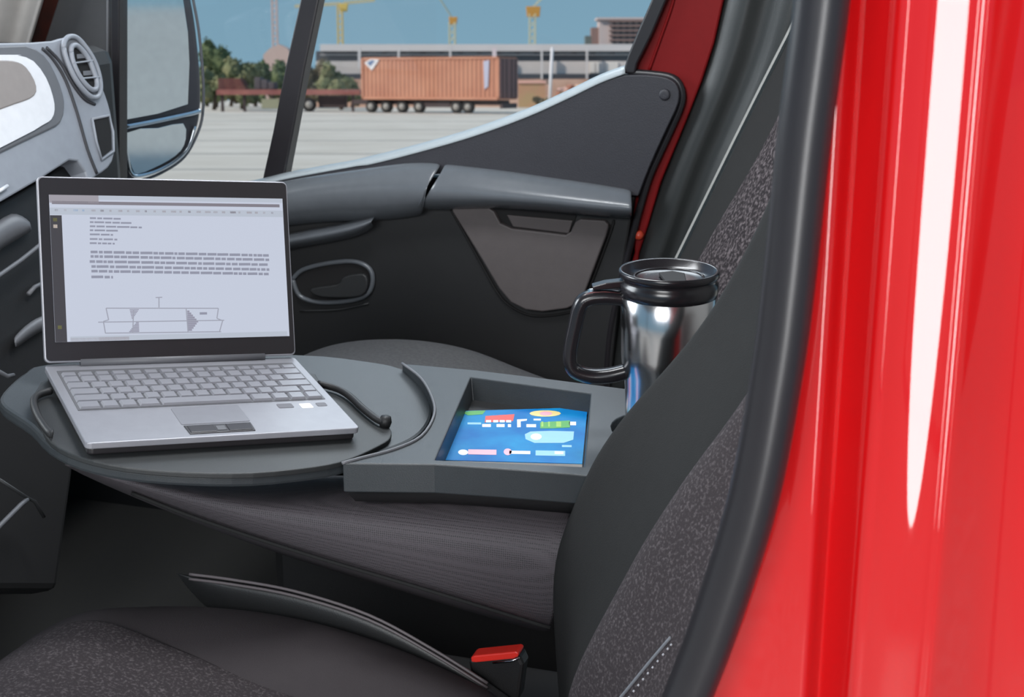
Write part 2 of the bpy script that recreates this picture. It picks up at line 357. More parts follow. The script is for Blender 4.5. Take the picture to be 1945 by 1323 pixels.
# dark corner panel ahead of the window and its channel; a grey tube paints the edge highlight
cp = [(208, -300), (130, -60), (110, 0), (84, 80), (84, 345), (214, 360), (214, -300)]
prism('corner_panel', [aY(x, y, YD + .05) for x, y in cp], (0, .03, 0), mat('corner_panel_plastic', (62, 62, 64), .6), door, bevel=.003)
tube('corner_highlight', [aY(205, -300, YD + .048), aY(205, 345, YD + .048)], .003, M['silver_dk'], door, seg=8)
prism('corner_channel', [aY(x, y, YD + .036) for x, y in [(211, -300), (226, -300), (226, 360), (211, 360)]], (0, .03, 0), M['rubber'], door, bevel=.002)
# glass
gp = [(205, -300), (1370, -300), (1262, -20), (1200, 150), (1000, 230), (800, 292), (540, 345), (205, 380)]
wd = prism('window_1', [aY(x, y, YD + .045) for x, y in gp], (0, .004, 0), M['glass']); tag(wd, 'clear passenger side window glass', 'window', kind='structure')

# ================================================================== PILLAR TRIM AND BELT (passenger side)
edge = [(-300, 1456), (-60, 1392), (0, 1372), (82, 1356), (155, 1332), (229, 1303), (347, 1254), (429, 1230), (500, 1205), (600, 1176), (760, 1140)]
rows = []
for dx, dY in ((-40, .05), (-8, .04), (0, .028), (12, .012), (34, .004), (52, .0), (66, .010), (90, .014), (112, .004), (140, -.006), (168, .012), (240, .03), (420, .03)):
    rows.append([aY(interp(edge, y) + dx * (1.0 - .00035 * max(0, y)), y, YD + dY) for y in (-300, -60, 0, 82, 155, 229, 347, 429, 500, 600, 760)])
pt = loft('pillar_trim', rows, mat('pillar_trim_plastic', (38, 40, 40), .42, bump=.2, bscale=900), None, solid=.003, soff=0, sub=1)
tag(pt, 'dark grey ridged pillar trim beside the passenger door', 'pillar trim')
bp = [aY(x, y, 2.335) for x, y in [(1650, -260), (1535, -20), (1492, 66), (1440, 168), (1390, 268), (1335, 380), (1282, 488), (1262, 530)]]
v = []; f = []
for i, q in enumerate(bp):
    for d in ((0, 0, 0), (.005, 0, .0025), (.005, .045, .0025), (0, .045, 0)): v.append(q + Vector(d))
for i in range(len(bp) - 1):
    for k in range(4): f.append([i * 4 + k, i * 4 + (k + 1) % 4, i * 4 + 4 + (k + 1) % 4, i * 4 + 4 + k])
f += [[0, 1, 2, 3], [(len(bp) - 1) * 4 + k for k in range(4)]]
tag(link('seat_belt', v, f, M['belt']), 'thin grey seat belt strap slanting down behind the mug', 'seat belt')

# ================================================================== PASSENGER SEAT
ps = thing('passenger_seat', (-.65, 2.1, .66), 'dark passenger seat with speckled fabric back behind the mug', 'seat')
E_ = [(-80, 1562), (70, 1494), (200, 1428), (350, 1354), (490, 1286), (600, 1230), (720, 1165)]
S_ = [(-80, 1640), (70, 1556), (200, 1496), (300, 1446), (360, 1410), (436, 1362), (487, 1336), (520, 1318), (600, 1276), (720, 1215)]
rows = []; rows_i = []
for y in (-80, 70, 200, 300, 400, 490, 600, 720):
    e1 = aY(interp(E_, y), y, 2.30); s1 = aY(interp(S_, y), y, 2.17); c1 = aY(lerp(interp(E_, y), interp(S_, y), .5), y, 2.25)
    rows.append([e1 + Vector((.12, .02, 0)), e1 + Vector((.03, .015, 0)), e1, c1 + Vector((-.012, 0, 0)), s1, s1 + Vector((.07, -.12, 0)), s1 + Vector((.14, -.23, 0)), s1 + Vector((.15, -.28, 0)), s1 + Vector((.22, -.30, 0)), s1 + Vector((.24, -.18, 0))])
loft('backrest', rows, M['bolster'], ps, closed=True, cap=True, sub=2)
ins = [[r[4] + Vector((-.010, -.006, 0)), lerp(r[4], r[5], .5) + Vector((-.022, -.006, 0)), r[5] + Vector((-.022, 0, 0)), r[6] + Vector((-.012, .01, 0))] for r in rows]
loft('seat_insert', ins, M['fabric_c'], ps, solid=.012, sub=2)
# cushion
ct = [(545, 705), (556, 682), (590, 660), (650, 643), (740, 637), (830, 646), (900, 664), (960, 690), (1040, 720), (1130, 750)]
rows = []
for x, y in ct:
    a = aY(x, y, 2.22)
    rows.append([a + Vector((0, .1, -.10)), a + Vector((0, .06, -.02)), a, a + Vector((0, -.12, -.006)), a + Vector((0, -.26, -.012)), a + Vector((0, -.33, -.03)), a + Vector((0, -.35, -.12)), a + Vector((0, -.1, -.14))])
loft('cushion', rows, M['cushgrey'], ps, closed=True, cap=True, sub=2)
box('base', (-1.0, 1.9, .66), (.5, 0, 0), (0, .4, 0), (0, 0, .32), M['plastic_dk'], ps, bevel=.02)

# ================================================================== MIDDLE SEAT FOLDED INTO A TABLE
LO = Vector((-.7597, 1.3632, 1.2588))
LM = (Matrix.Rotation(math.radians(45.0833), 4, 'Z') @ Matrix.Rotation(math.radians(5.991), 4, 'Y') @ Matrix.Rotation(math.radians(5.6489), 4, 'X'))
LU = (LM @ Vector((1, 0, 0))); LV = (LM @ Vector((0, 1, 0))); LN = (LM @ Vector((0, 0, 1)))
BASE_T = .016
TO = LO - LN * (BASE_T)                 # table surface under the laptop (LO sits on the deck's top face)
ms = thing('middle_seat', (-.6, 1.6, .66), 'middle seat folded flat as a grey work table', 'seat')
ZT = 1.236
dk = [(0, 752), (20, 728), (48, 706), (90, 690), (300, 676), (560, 672), (690, 684), (766, 700), (806, 732), (821, 768), (816, 800), (792, 828), (746, 850), (664, 876), (600, 890), (481, 902), (361, 901), (240, 891), (152, 871), (94, 842), (58, 806), (22, 782), (4, 768)]
dkp = [aP(x, y, TO - LN * .006, LN) for x, y in sm2(dk, 3, True)]
disc = prism('swivel_table', dkp, LN * -.014, M['deck'], ms, bevel=.004)
tag(disc, 'round swivelling grey table top under the laptop')
pd_ = [(64, 757), (76, 800), (97, 839), (152, 867), (240, 887), (361, 897), (481, 898), (601, 886), (662, 872), (720, 846), (742, 830), (738, 808), (690, 775), (612, 728), (570, 704), (300, 700), (105, 712)]
prism('table_pad', [aP(x, y, TO, LN) for x, y in sm2(pd_, 3, True)], LN * -.0065, M['pad'], disc, bevel=.0015)
tube('retaining_arm', smoothpts([aP(x, y, TO + LN * .006, LN) for x, y in [(604, 728), (640, 738), (664, 752), (690, 776), (716, 796), (732, 802)]], 4), [.0042] * 20 + [.006], M['plastic_dk'], disc, seg=10)
tube('retaining_arm', smoothpts([aP(x, y, TO + LN * .006, LN) for x, y in [(96, 742), (72, 750), (64, 764), (72, 790), (92, 820), (100, 824)]], 4), [.0042] * 20 + [.0055], M['plastic_dk'], disc, seg=10)
lathe('arm_tip', aP(732, 800, TO + LN * .006, LN), LN, [(.0001, .007), (.006, .006), (.0075, 0), (.006, -.006)], M['plastic_dk'], disc, seg=14)
# tray shell with recess and cup well
oo = [(764, 690), (900, 702), (1050, 720), (1175, 736), (1300, 752), (1180, 909), (1090, 900), (948, 889), (825, 881), (650, 879)] + sm2([(650, 879), (690, 868), (750, 852), (800, 828), (824, 790), (822, 758), (800, 718), (764, 690)], 4)[1:-1]
hl = [(894, 716), (1122, 746), (1108, 884), (1010, 886), (826, 872)]
hl = [(894, 716), (1122, 747), (1110, 886), (826, 873)]
P2 = lambda L, z: [(aZ(x, y, z).x, aZ(x, y, z).y) for x, y in L]
MUG = aZ(1262, 812, ZT); MUG.z = ZT - .03
mx_, my_ = MUG.x, MUG.y
cup = [(mx_ + .060 * math.cos(2 * math.pi * k / 28), my_ + .060 * math.sin(2 * math.pi * k / 28)) for k in range(28)]
tray = hole_plate('tray_shell', P2(oo, ZT), [P2(hl, ZT), cup], ZT, .030, M['deck'], ms, .033, bevel=.003)
# raised lip of the crescent edge
tube('crescent_lip', smoothpts([aZ(x, y, ZT + .001) for x, y in [(650, 879), (690, 868), (750, 852), (800, 828), (824, 790), (822, 758), (800, 718), (764, 690)]], 4), .0018, M['silver_dk'], tray, seg=8)
prism('tray_floor', [aZ(x, y, ZT - .029) for x, y in [(888, 735), (1120, 764), (1112, 905), (822, 895)]], (0, 0, .0012), M['plastic_dk'], tray)
# dark skirt below the shell front
rows = [[aZ(x, y, ZT - .030) + Vector(d) for x, y in [(652, 921), (825, 925), (948, 934), (1090, 946), (1170, 952)]] for d in ((0, .012, 0), (0, .01, -.012), (0, .03, -.03), (0, .2, -.03))]
loft('shell_skirt', rows, M['plastic_dk'], tray, solid=.004)
# padded cushion below
def mesh_fabric():
    m = mat('perforated_grey_fabric', (74, 70, 73), .62, spec=.35); t = m.node_tree; b = t.nodes['Principled BSDF']
    co = t.nodes.new('ShaderNodeTexCoord'); vo = t.nodes.new('ShaderNodeTexVoronoi'); vo.inputs['Scale'].default_value = 420; vo.inputs['Randomness'].default_value = .15
    r = t.nodes.new('ShaderNodeValToRGB'); r.color_ramp.elements[0].color = (*s2l((52, 50, 52)), 1); r.color_ramp.elements[1].color = (*s2l((82, 77, 81)), 1)
    r.color_ramp.elements[0].position = .15; r.color_ramp.elements[1].position = .45
    t.links.new(co.outputs['Object'], vo.inputs['Vector']); t.links.new(vo.outputs['Distance'], r.inputs[0]); t.links.new(r.outputs[0], b.inputs['Base Color'])
    bp = t.nodes.new('ShaderNodeBump'); bp.inputs['Strength'].default_value = .5; bp.inputs['Distance'].default_value = .001
    t.links.new(vo.outputs['Distance'], bp.inputs['Height']); t.links.new(bp.outputs[0], b.inputs['Normal']); return m
MF = mesh_fabric()
rr = [([(300, 905), (460, 902), (640, 896), (860, 905), (1100, 915)], 1.66), ([(300, 915), (455, 912), (640, 908), (860, 918), (1100, 930)], 1.54),
      ([(290, 930), (445, 932), (635, 932), (860, 948), (1095, 965)], 1.455), ([(280, 945), (420, 960), (600, 985), (840, 1015), (1085, 1045)], 1.40),
      ([(250, 952), (380, 982), (575, 1045), (815, 1115), (1060, 1190)], 1.425), ([(250, 962), (380, 995), (570, 1062), (812, 1130), (1055, 1206)], 1.455), ([(250, 966), (380, 1000), (570, 1070), (812, 1140), (1055, 1216)], 1.62)]
rr = [([(110, 868 + 3 * i)] + L_[1:], Y) for i, (L_, Y) in enumerate(rr)]
rows = [[aY(x, y, Y) for x, y in L_] for L_, Y in rr]
loft('cushion', rows, MF, ms, solid=.01, sub=2)
tube('cushion_piping', smoothpts([aY(x, y, 1.422) for x, y in [(250, 936), (380, 986), (575, 1050), (815, 1121), (1045, 1192)]], 5), .0022, M['bolster'], ms, seg=6)
box('base', (-.95, 1.50, .66), (.50, 0, 0), (0, .34, 0), (0, 0, .12), M['hole'], ms, bevel=.02)

# ================================================================== LAPTOP
W, DP, LH = .300, .2233, .2145
LA = math.radians(24.5)
lap = thing('laptop', LO - LN * BASE_T, 'open silver laptop showing a document on the swivel table', 'laptop')
def L(x, y, z=0.0): return LO + LU * x + LV * y + LN * z
def lpoly(name, pts, z, t, m, parent=lap, bevel=0.0, **kw): return prism(name, [L(x, y, z) for x, y in pts], LN * -t, m, parent, bevel=bevel, **kw)
def rrect(x0, x1, y0, y1, r=.006, k=4):
    o = []
    for cx, cy, a0 in ((x1 - r, y1 - r, 0), (x0 + r, y1 - r, 90), (x0 + r, y0 + r, 180), (x1 - r, y0 + r, 270)):
        for i in range(k + 1):
            a = math.radians(a0 + 90 * i / k); o.append((cx + r * math.cos(a), cy + r * math.sin(a)))
    return o
lpoly('top_case', rrect(-W / 2, W / 2, 0, DP), 0, .007, M['alu'], bevel=.0012)
lpoly('bottom_case', rrect(-W / 2 + .003, W / 2 - .003, .004, DP - .002), -.007, .0085, M['blackgloss'], bevel=.002)
kb = lpoly('keyboard', [(-.140, .086), (.140, .086), (.140, .203), (-.140, .203)], .0006, .0016, M['keywell'])
kv, kf = [], []
def keymesh(wd, dp):
    key = bpy.data.meshes.new('key'); h = .0026; s = .0016
    v = []
    for z, i in ((0, 0), (h, s)):
        for x, y in ((-wd / 2 + i, -dp / 2 + i * .6), (wd / 2 - i, -dp / 2 + i * .6), (wd / 2 - i, dp / 2 - i * .6), (-wd / 2 + i, dp / 2 - i * .6)): v.append((x, y, z))
    key.from_pydata(v, [], [[3, 2, 1, 0], [4, 5, 6, 7], [0, 1, 5, 4], [1, 2, 6, 5], [2, 3, 7, 6], [3, 0, 4, 7]]); key.materials.append(M['key']); return key
KM = {}
def addkey(x, y, wd, dp):
    k = (round(wd, 4), round(dp, 4))
    if k not in KM: KM[k] = keymesh(*k)
    o = bpy.data.objects.new('key', KM[k]); col.objects.link(o); o.parent = kb
    o.matrix_local = Matrix.Translation(L(x, y, .0007) - ABS[kb]) @ LM.to_3x3().to_4x4()
y = .0965
rowsk = [[1.25, 1.0, 1.0, 1.25, 5.2, 1.25, 1, 1, 1], [2.1] + [1] * 10 + [1.75, 1], [1.7] + [1] * 11 + [2.1], [1.4] + [1] * 12 + [1.4], [1] * 13 + [1.8], [.99] * 15]
for ri, rw in enumerate(rowsk):
    dp = .0185 if ri < 5 else .013; tot = sum(rw); x = -.1385; un = .277 / tot
    for wd in rw:
        addkey(x + wd * un / 2, y, wd * un - .0022, dp - .0022); x += wd * un
    y += (dp + (.0185 if ri < 4 else .013)) / 2
tp = lpoly('touchpad', rrect(-.042, .034, .034, .080, .002), .0007, .001, mat('touchpad_surface', (126, 126, 132), .45, metal=.2), bevel=.0003)
bt = lpoly('touchpad_button_bar', [(-.040, .008), (.032, .008), (.033, .030), (-.041, .030)], .0010, .0014, M['blackgloss'], bevel=.0005)
lpoly('touchpad_button', [(-.038, .010), (-.010, .010), (-.010, .027), (-.038, .027)], .0016, .0012, M['lidblk'], bt, bevel=.0004)
lpoly('touchpad_button', [(.004, .010), (.030, .010), (.031, .027), (.004, .027)], .0016, .0012, M['lidblk'], bt, bevel=.0004)
lpoly('fingerprint_reader', [(-.008, .013), (.002, .013), (.002, .024), (-.008, .024)], .0016, .0012, M['keywell'], bt, bevel=.0004)
lpoly('sticker', rrect(.078, .096, .066, .078, .002), .0004, .0006, mat('dark_print_sticker', (96, 94, 100), .5))
lpoly('sticker', rrect(.104, .118, .062, .076, .002), .0004, .0006, mat('white_sticker', (225, 226, 230), .5))
lpoly('sticker', rrect(.124, .136, .066, .076, .002), .0004, .0006, bpy.data.materials['dark_print_sticker'])
# lid
LL = (LN * math.cos(LA) + LV * math.sin(LA)); LB = (LV * math.cos(LA) - LN * math.sin(LA))   # up the lid, out of its back
H0 = L(0, DP - .004, .004)
def Q(x, y, z=0.0): return H0 + LU * x + LL * y - LB * z
lid = prism('lid', [Q(x, y, 0) for x, y in rrect(-W / 2, W / 2, 0, LH, .006)], LB * .007, M['alu'], lap, bevel=.0015)
bz = prism('screen_bezel', [Q(x, y, .0008) for x, y in rrect(-W / 2 + .0018, W / 2 - .0018, .002, LH - .0018, .005)], LB * .0012, M['blackgloss'], lid)
tube('hinge', [L(-.11, DP - .003, .003), L(.11, DP - .003, .003)], .0045, M['keywell'], lap, seg=12)
SX0, SX1, SY0, SY1 = -W / 2 + .0125, W / 2 - .0075, .0235, LH - .0215
def scr(u, v, z): return Q(lerp(SX0, SX1, u), lerp(SY1, SY0, v), z)
def emat(name, c, k=1.0, c2=None):
    return mat(name, c, .5, spec=.3, emit=k, c2=c2 or c, scale=30)
DARKC = (10, 10, 10)
def lcd(name, c):
    m = bpy.data.materials.new(name); m.use_nodes = True; b = m.node_tree.nodes['Principled BSDF']
    b.inputs['Base Color'].default_value = (.01, .01, .01, 1); b.inputs['Roughness'].default_value = .35
    b.inputs['Emission Color'].default_value = (*s2l(c), 1); b.inputs['Emission Strength'].default_value = .93; return m
SC = {k: lcd('screen_' + k, c) for k, c in dict(page=(200, 207, 224), text=(146, 149, 167), line=(160, 163, 178), side=(60, 58, 64), tab=(160, 156, 165), bar=(128, 124, 134), tool=(186, 194, 208), blue=(110, 150, 195), hatch=(150, 150, 168), green=(120, 120, 70), warm=(214, 200, 190)).items()}
screen = prism('screen', [scr(u, v, .0014) for u, v in ((0, 0), (1, 0), (1, 1), (0, 1))], LB * .0008, SC['page'], lid)
lay = {}
def sq(key, u0, u1, v0, v1):
    v, f = lay.setdefault(key, ([], [])); i = len(v)
    v += [scr(u0, v0, .0016), scr(u1, v0, .0016), scr(u1, v1, .0016), scr(u0, v1, .0016)]; f.append([i, i + 1, i + 2, i + 3])
def seg(key, a, b, t=.0035):
    v, f = lay.setdefault(key, ([], [])); i = len(v)
    A = Vector((a[0] * 1.55, a[1])); B = Vector((b[0] * 1.55, b[1])); d = (B - A).normalized(); n_ = Vector((-d.y, d.x)) * t
    for q in (A + n_, B + n_, B - n_, A - n_): v.append(scr(q.x / 1.55, q.y, .0017))
    f.append([i, i + 1, i + 2, i + 3])
def zs(x, y):
    xl = 285 + (y - 160) * 45 / 915; xr = 1705 + (y - 140) * 25 / 890; yt = 160 - 20 * (x - 285) / 1420; yb = 1075 - 45 * (x - 330) / 1400
    return (x - xl) / (xr - xl), (y - yt) / (yb - yt)
sq('tab', 0, .20, 0, .055); sq('tool', .2, 1, 0, .03); sq('bar', 0.01, .985, .042, .064); sq('tool', 0, 1, .088, .135)
for i in range(26):
    u = .02 + i * .037; sq('blue' if i in (2, 3) else 'bar' if i % 5 == 0 else 'tab', u, u + random.uniform(.008, .026), .098, .112)
sq('side', 0, .047, .14, 1)
for vv, kk in ((.17, 'green'), (.215, 'warm'), (.90, 'green')): sq(kk, .012, .028, vv - .012, vv + .012)
def words(x0, x1, y, h=11, key='text'):
    x = x0
    while x < x1:
        wl = random.uniform(18, 75); e_ = min(x + wl, x1)
        a = zs(x, y); b = zs(e_, y); dv = h / 915 * .55
        sq(key, a[0], b[0], a[1] - dv, a[1] + dv); x = e_ + random.uniform(4, 8)
for y_, x1_ in ((300, 700), (325, 770), (351, 825), (376, 685), (402, 655), (431, 680), (457, 665)): words(520, x1_, y_, 10)
for y_, x0_, x1_ in ((512, 525, 1610), (540, 525, 1610), (572, 520, 1600), (603, 530, 1610), (632, 530, 1605), (668, 530, 655)): words(x0_, x1_, y_, 15)
def zl(key, *pts):
    for a, b in zip(pts, pts[1:]): seg(key, zs(*a), zs(*b))
zl('line', (615, 862), (1285, 856)); zl('line', (610, 1018), (1300, 1005)); zl('line', (615, 862), (630, 935), (600, 945), (612, 1018)); zl('line', (1285, 856), (1275, 920), (1310, 935), (1290, 1005))
zl('line', (570, 950), (1320, 932)); zl('line', (925, 855), (925, 792)); zl('line', (905, 792), (945, 790)); zl('line', (775, 870), (770, 1015)); zl('line', (1088, 862), (1098, 1008))
for k in range(7):
    sq('hatch', *[zs(752 + k * 2, 868 + k * 9)[0], zs(806 - k * 6, 868)[0]], zs(760, 868 + k * 9)[1], zs(760, 874 + k * 9)[1])
    sq('hatch', zs(748 - k * 7, 0)[0], zs(766, 0)[0], zs(750, 950 + k * 9)[1], zs(750, 957 + k * 9)[1])
for k in range(10):
    wd = 60 - abs(k - 5) * 10; sq('hatch', zs(1096, 930)[0], zs(1100 + max(8, wd), 930)[0], zs(1100, 872 + k * 13)[1], zs(1100, 884 + k * 13)[1])
words(1170, 1215, 890, 14)
sq('tool', .06, .99, .965, 1.0); sq('tab', .06, .3, .975, .998)
for k, (v, f) in lay.items(): tag(link('screen_' + ('text' if k == 'text' else 'graphics'), v, f, SC[k], screen), kind='stuff')

# ================================================================== BROCHURE
ZB = ZT - .0285
cor = [aZ(875, 780, ZB + .006), aZ(1116, 773, ZB + .006), aZ(1106, 880, ZB + .006), aZ(842, 873, ZB + .006)]
bro = thing('brochure', (cor[0] + cor[2]) / 2 - Vector((0, 0, .006)), 'blue printed brochure lying in the table tray', 'brochure')
cov = mat('blue_brochure_cover', (0, 100, 175), .4, spec=.12, c2=(24, 142, 198), scale=14, lo=.35, hi=.7)
prism('pages', [q + Vector((0, 0, -.0008)) for q in cor], (0, 0, -.0048), mat('brochure_paper', (215, 212, 208), .6), bro)
cv = prism('cover', cor, (0, 0, -.0008), cov, bro)
def bz_(x, y, h=.0003):
    u = (x - (290 - (y - 130) * .344)) / ((1860 - (y - 85) * .1) - (290 - (y - 130) * .344)); v = (y - (130 - 45 * (x - 290) / 1570)) / (630 + 45 * (x - 290) / 1570 * 1.2)
    u = min(max(u, .005), .995); v = min(max(v, .01), .99)
    return lerp(lerp(cor[0], cor[1], u), lerp(cor[3], cor[2], u), v) + Vector((0, 0, h))
def pm(n_, c): return mat('print_' + n_, c, .35)
PM = {k: pm(k, c) for k, c in dict(red=(232, 66, 52), green=(70, 160, 60), white=(225, 232, 245), pale=(140, 195, 228), yellow=(235, 212, 140), pink=(240, 170, 185), black=(20, 26, 40), lime=(150, 195, 70)).items()}
def patch(key, pts, h=.0003): return prism('printed_mark', [bz_(x, y, h) for x, y in pts], (0, 0, -.00025), PM[key], cv)
def ell(x0, x1, y0, y1, k=14): return [((x0 + x1) / 2 + (x1 - x0) / 2 * math.cos(2 * math.pi * i / k), (y0 + y1) / 2 + (y1 - y0) / 2 * math.sin(2 * math.pi * i / k)) for i in range(k)]
def rc4(x0, x1, y0, y1): return [(x0, y0), (x1, y0), (x1, y1), (x0, y1)]
patch('green', [(300, 150), (420, 130), (600, 128), (560, 180), (380, 195)])
patch('red', [(595, 205), (955, 180), (935, 270), (585, 290)])
for x in (600, 690, 770, 850): patch('white', rc4(x, x + 62, 262, 292), .0005)
for x0, x1 in ((552, 660), (730, 830), (870, 910), (1100, 1220)): patch('white', rc4(x0, x1, 312, 350))
patch('white', [(985, 250), (1110, 243), (1105, 265), (1030, 275), (1030, 350), (985, 352)]); patch('white', rc4(1190, 1280, 240, 262))
patch('green', [(1270, 290), (1440, 275), (1640, 262), (1640, 350), (1440, 362), (1270, 365)])
for x0, x1 in ((1285, 1310), (1370, 1390), (1470, 1530)): patch('lime', rc4(x0, x1, 280, 345), .0005)
patch('white', rc4(1630, 1715, 278, 322))
patch('yellow', ell(1140, 1530, 128, 212)); patch('pink', ell(1265, 1420, 145, 200), .0005)
patch('pale', [(1080, 440), (1150, 405), (1400, 395), (1690, 400), (1680, 500), (1560, 540), (1200, 545), (1090, 500)])
patch('white', ell(1150, 1290, 430, 510), .0005)
patch('white', ell(255, 380, 635, 700)); patch('pink', rc4(380, 730, 632, 690)); patch('pink', ell(820, 920, 615, 692)); patch('white', rc4(890, 1150, 640, 676)); patch('pale', rc4(1215, 1580, 632, 690)); patch('white', rc4(1450, 1560, 640, 672), .0005)
patch('pale', rc4(370, 540, 292, 318)); patch('pale', rc4(1540, 1660, 565, 588))

# ================================================================== TRAVEL MUG
mug = thing('travel_mug', MUG, 'steel travel mug with black lid and handle in the cup well', 'mug')
PXM = FPX / (MUG - CAM).dot(CF)      # pixels per metre at the mug
up = Vector((0, 0, 1)); R0 = 88 / PXM
def hz(py): # height on the mug axis seen at photo row py
    r = ray(1262, py); d = Vector((MUG.x, MUG.y, 0)).length; hr = Vector((r.x, r.y, 0)).length
    return CAM.z + r.z * d / hr - MUG.z
H1 = hz(552); HT = hz(512)
lathe('body', MUG, up, [(.040, .0), (.046, .003), (R0 * .84, .02), (R0 * .87, hz(735)), (R0 * .90, hz(705)), (R0 * .955, hz(685)), (R0 * .97, hz(668)), (R0 * .985, hz(620)), (R0, H1 - .004), (R0 * .9, H1)], M['steel'], mug, seg=64)
ld = lathe('lid', MUG, up, [(R0 * .9, H1 - .006), (R0 * 1.02, H1 - .004), (R0 * 1.04, H1 + .002), (R0 * 1.035, H1 + .010), (R0 * .99, H1 + .012), (R0 * 1.0, H1 + .016), (R0 * 1.05, HT - .006), (R0 * 1.05, HT - .001), (R0 * 1.02, HT + .001), (R0 * .96, HT), (R0 * .93, HT - .007), (R0 * .5, HT - .009), (.002, HT - .009)], M['lidblk'], mug, seg=64)
c_ = MUG + up * (HT - .0085)
prism('sip_slider', [c_ + CR * a * R0 + Vector((-CR.y, CR.x, 0)) * b * R0 for a, b in ((-.12, -.7), (.3, -.62), (.34, .1), (.1, .3), (-.2, .16))], up * .004, M['hole'], ld, bevel=.0012)
tube('lid_ring', [MUG + up * (HT - .008) + (CR * math.cos(a) + Vector((-CR.y, CR.x, 0)) * math.sin(a)) * R0 * .72 for a in [2 * math.pi * k / 36 for k in range(37)]], .0018, M['lidblk'], ld, seg=6)
def mp_(px, py): # point in the vertical plane through the mug axis, facing the camera
    n_ = Vector((CF.x, CF.y, 0)).normalized(); return aP(px, py, MUG, n_)
hp = smoothpts([mp_(x, y) for x, y in [(1186, 566), (1150, 563), (1118, 566), (1102, 580), (1092, 620), (1084, 660), (1084, 690), (1096, 706), (1126, 714), (1160, 712), (1192, 704)]], 4)
n2 = Vector((CF.x, CF.y, 0)).normalized(); vv, ff = [], []
for i, q in enumerate(hp):
    t = (hp[min(i + 1, len(hp) - 1)] - hp[max(i - 1, 0)]).normalized(); s = t.cross(n2).normalized()
    for a, b in ((-.5, -1), (.5, -1), (1, -.5), (1, .5), (.5, 1), (-.5, 1), (-1, .5), (-1, -.5)): vv.append(q + s * a * .0078 + n2 * b * .0105)
for i in range(len(hp) - 1):
    for k in range(8): ff.append([i * 8 + k, i * 8 + (k + 1) % 8, i * 8 + 8 + (k + 1) % 8, i * 8 + 8 + k])
ff += [list(range(8)), [(len(hp) - 1) * 8 + k for k in range(8)]]
hn = link('handle', vv, ff, M['lidblk'], mug, smooth=True)
sp_ = [mp_(x, y) for x, y in [(1180, 557), (1150, 553), (1120, 554), (1104, 564)]]
prism('handle_strip', [q - n2 * .007 for q in sp_] + [q + n2 * .007 for q in sp_[::-1]], up * .0018, M['steel'], hn)
tq = [mp_(x, y) for x, y in [(1184, 530), (1150, 534), (1124, 541), (1126, 548), (1152, 546), (1184, 542)]]
prism('thumb_lever', [q - n2 * .008 for q in tq], n2 * .016, M['lidblk'], ld, bevel=.001)

# ================================================================== DASHBOARD
DO = Vector((-1.42, 2.02, 1.5)); DN = Vector((.955, 0, .297)).normalized()
dash = thing('dashboard', (-1.5, 1.9, .66), 'silver grey dashboard end with round air vent left of the laptop', 'dashboard')
def D(x, y, h=0.0): return aP(x, y, DO + DN * h, DN)
def dpl(name, pts, h, t, m, parent=dash, bevel=.003, **kw): return prism(name, [D(x, y, h) for x, y in pts], DN * -t, m, parent, bevel=bevel, **kw)
dp_ = [(-420, 84), (-60, 82), (60, 80), (100, 77)] + sm2([(100, 77), (126, 70), (148, 74), (166, 92), (184, 130), (196, 168), (206, 196), (214, 232), (218, 290), (206, 318), (186, 332)], 2)[1:] + [(170, 345), (168, 342), (163, 326), (149, 306), (132, 304), (78, 339), (21, 372), (0, 384), (-420, 600)]
dpl('fascia', dp_, 0, .05, M['silver'], bevel=.008)
# dark grey frame around the pale insert, the insert and its taupe centre
fo = sm2([(-420, 86), (0, 87), (50, 86), (84, 104), (106, 140), (120, 178), (123, 205), (116, 232), (90, 248), (0, 291), (-420, 500)], 2)
fm_ = dpl('insert_frame', fo, .004, .006, M['silver_dk'], bevel=.003)
fi = sm2([(-420, 102), (0, 104), (34, 105), (64, 116), (88, 148), (101, 184), (104, 208), (98, 226), (80, 238), (0, 281), (-420, 485)], 2)
pi_ = dpl('pale_insert', fi, .007, .006, M['pale'], fm_, bevel=.003)
ft = sm2([(-420, 112), (-120, 113), (-20, 114), (14, 114), (34, 117), (50, 127), (66, 152), (70, 174), (58, 187), (30, 197), (0, 208), (-60, 230), (-420, 380)], 2)
dpl('taupe_centre', ft, .009, .004, M['taupe'], pi_, bevel=.002)
# crease lines that run beside the vent
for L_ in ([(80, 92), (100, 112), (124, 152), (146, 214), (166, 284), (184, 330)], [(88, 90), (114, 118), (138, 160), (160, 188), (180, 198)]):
    tube('fascia_groove', smoothpts([D(x, y, .001) for x, y in L_], 4), .0028, mat('fascia_groove_shade', (58, 58, 62), .6) if 'fascia_groove_shade' not in bpy.data.materials else bpy.data.materials['fascia_groove_shade'], dash, seg=6)
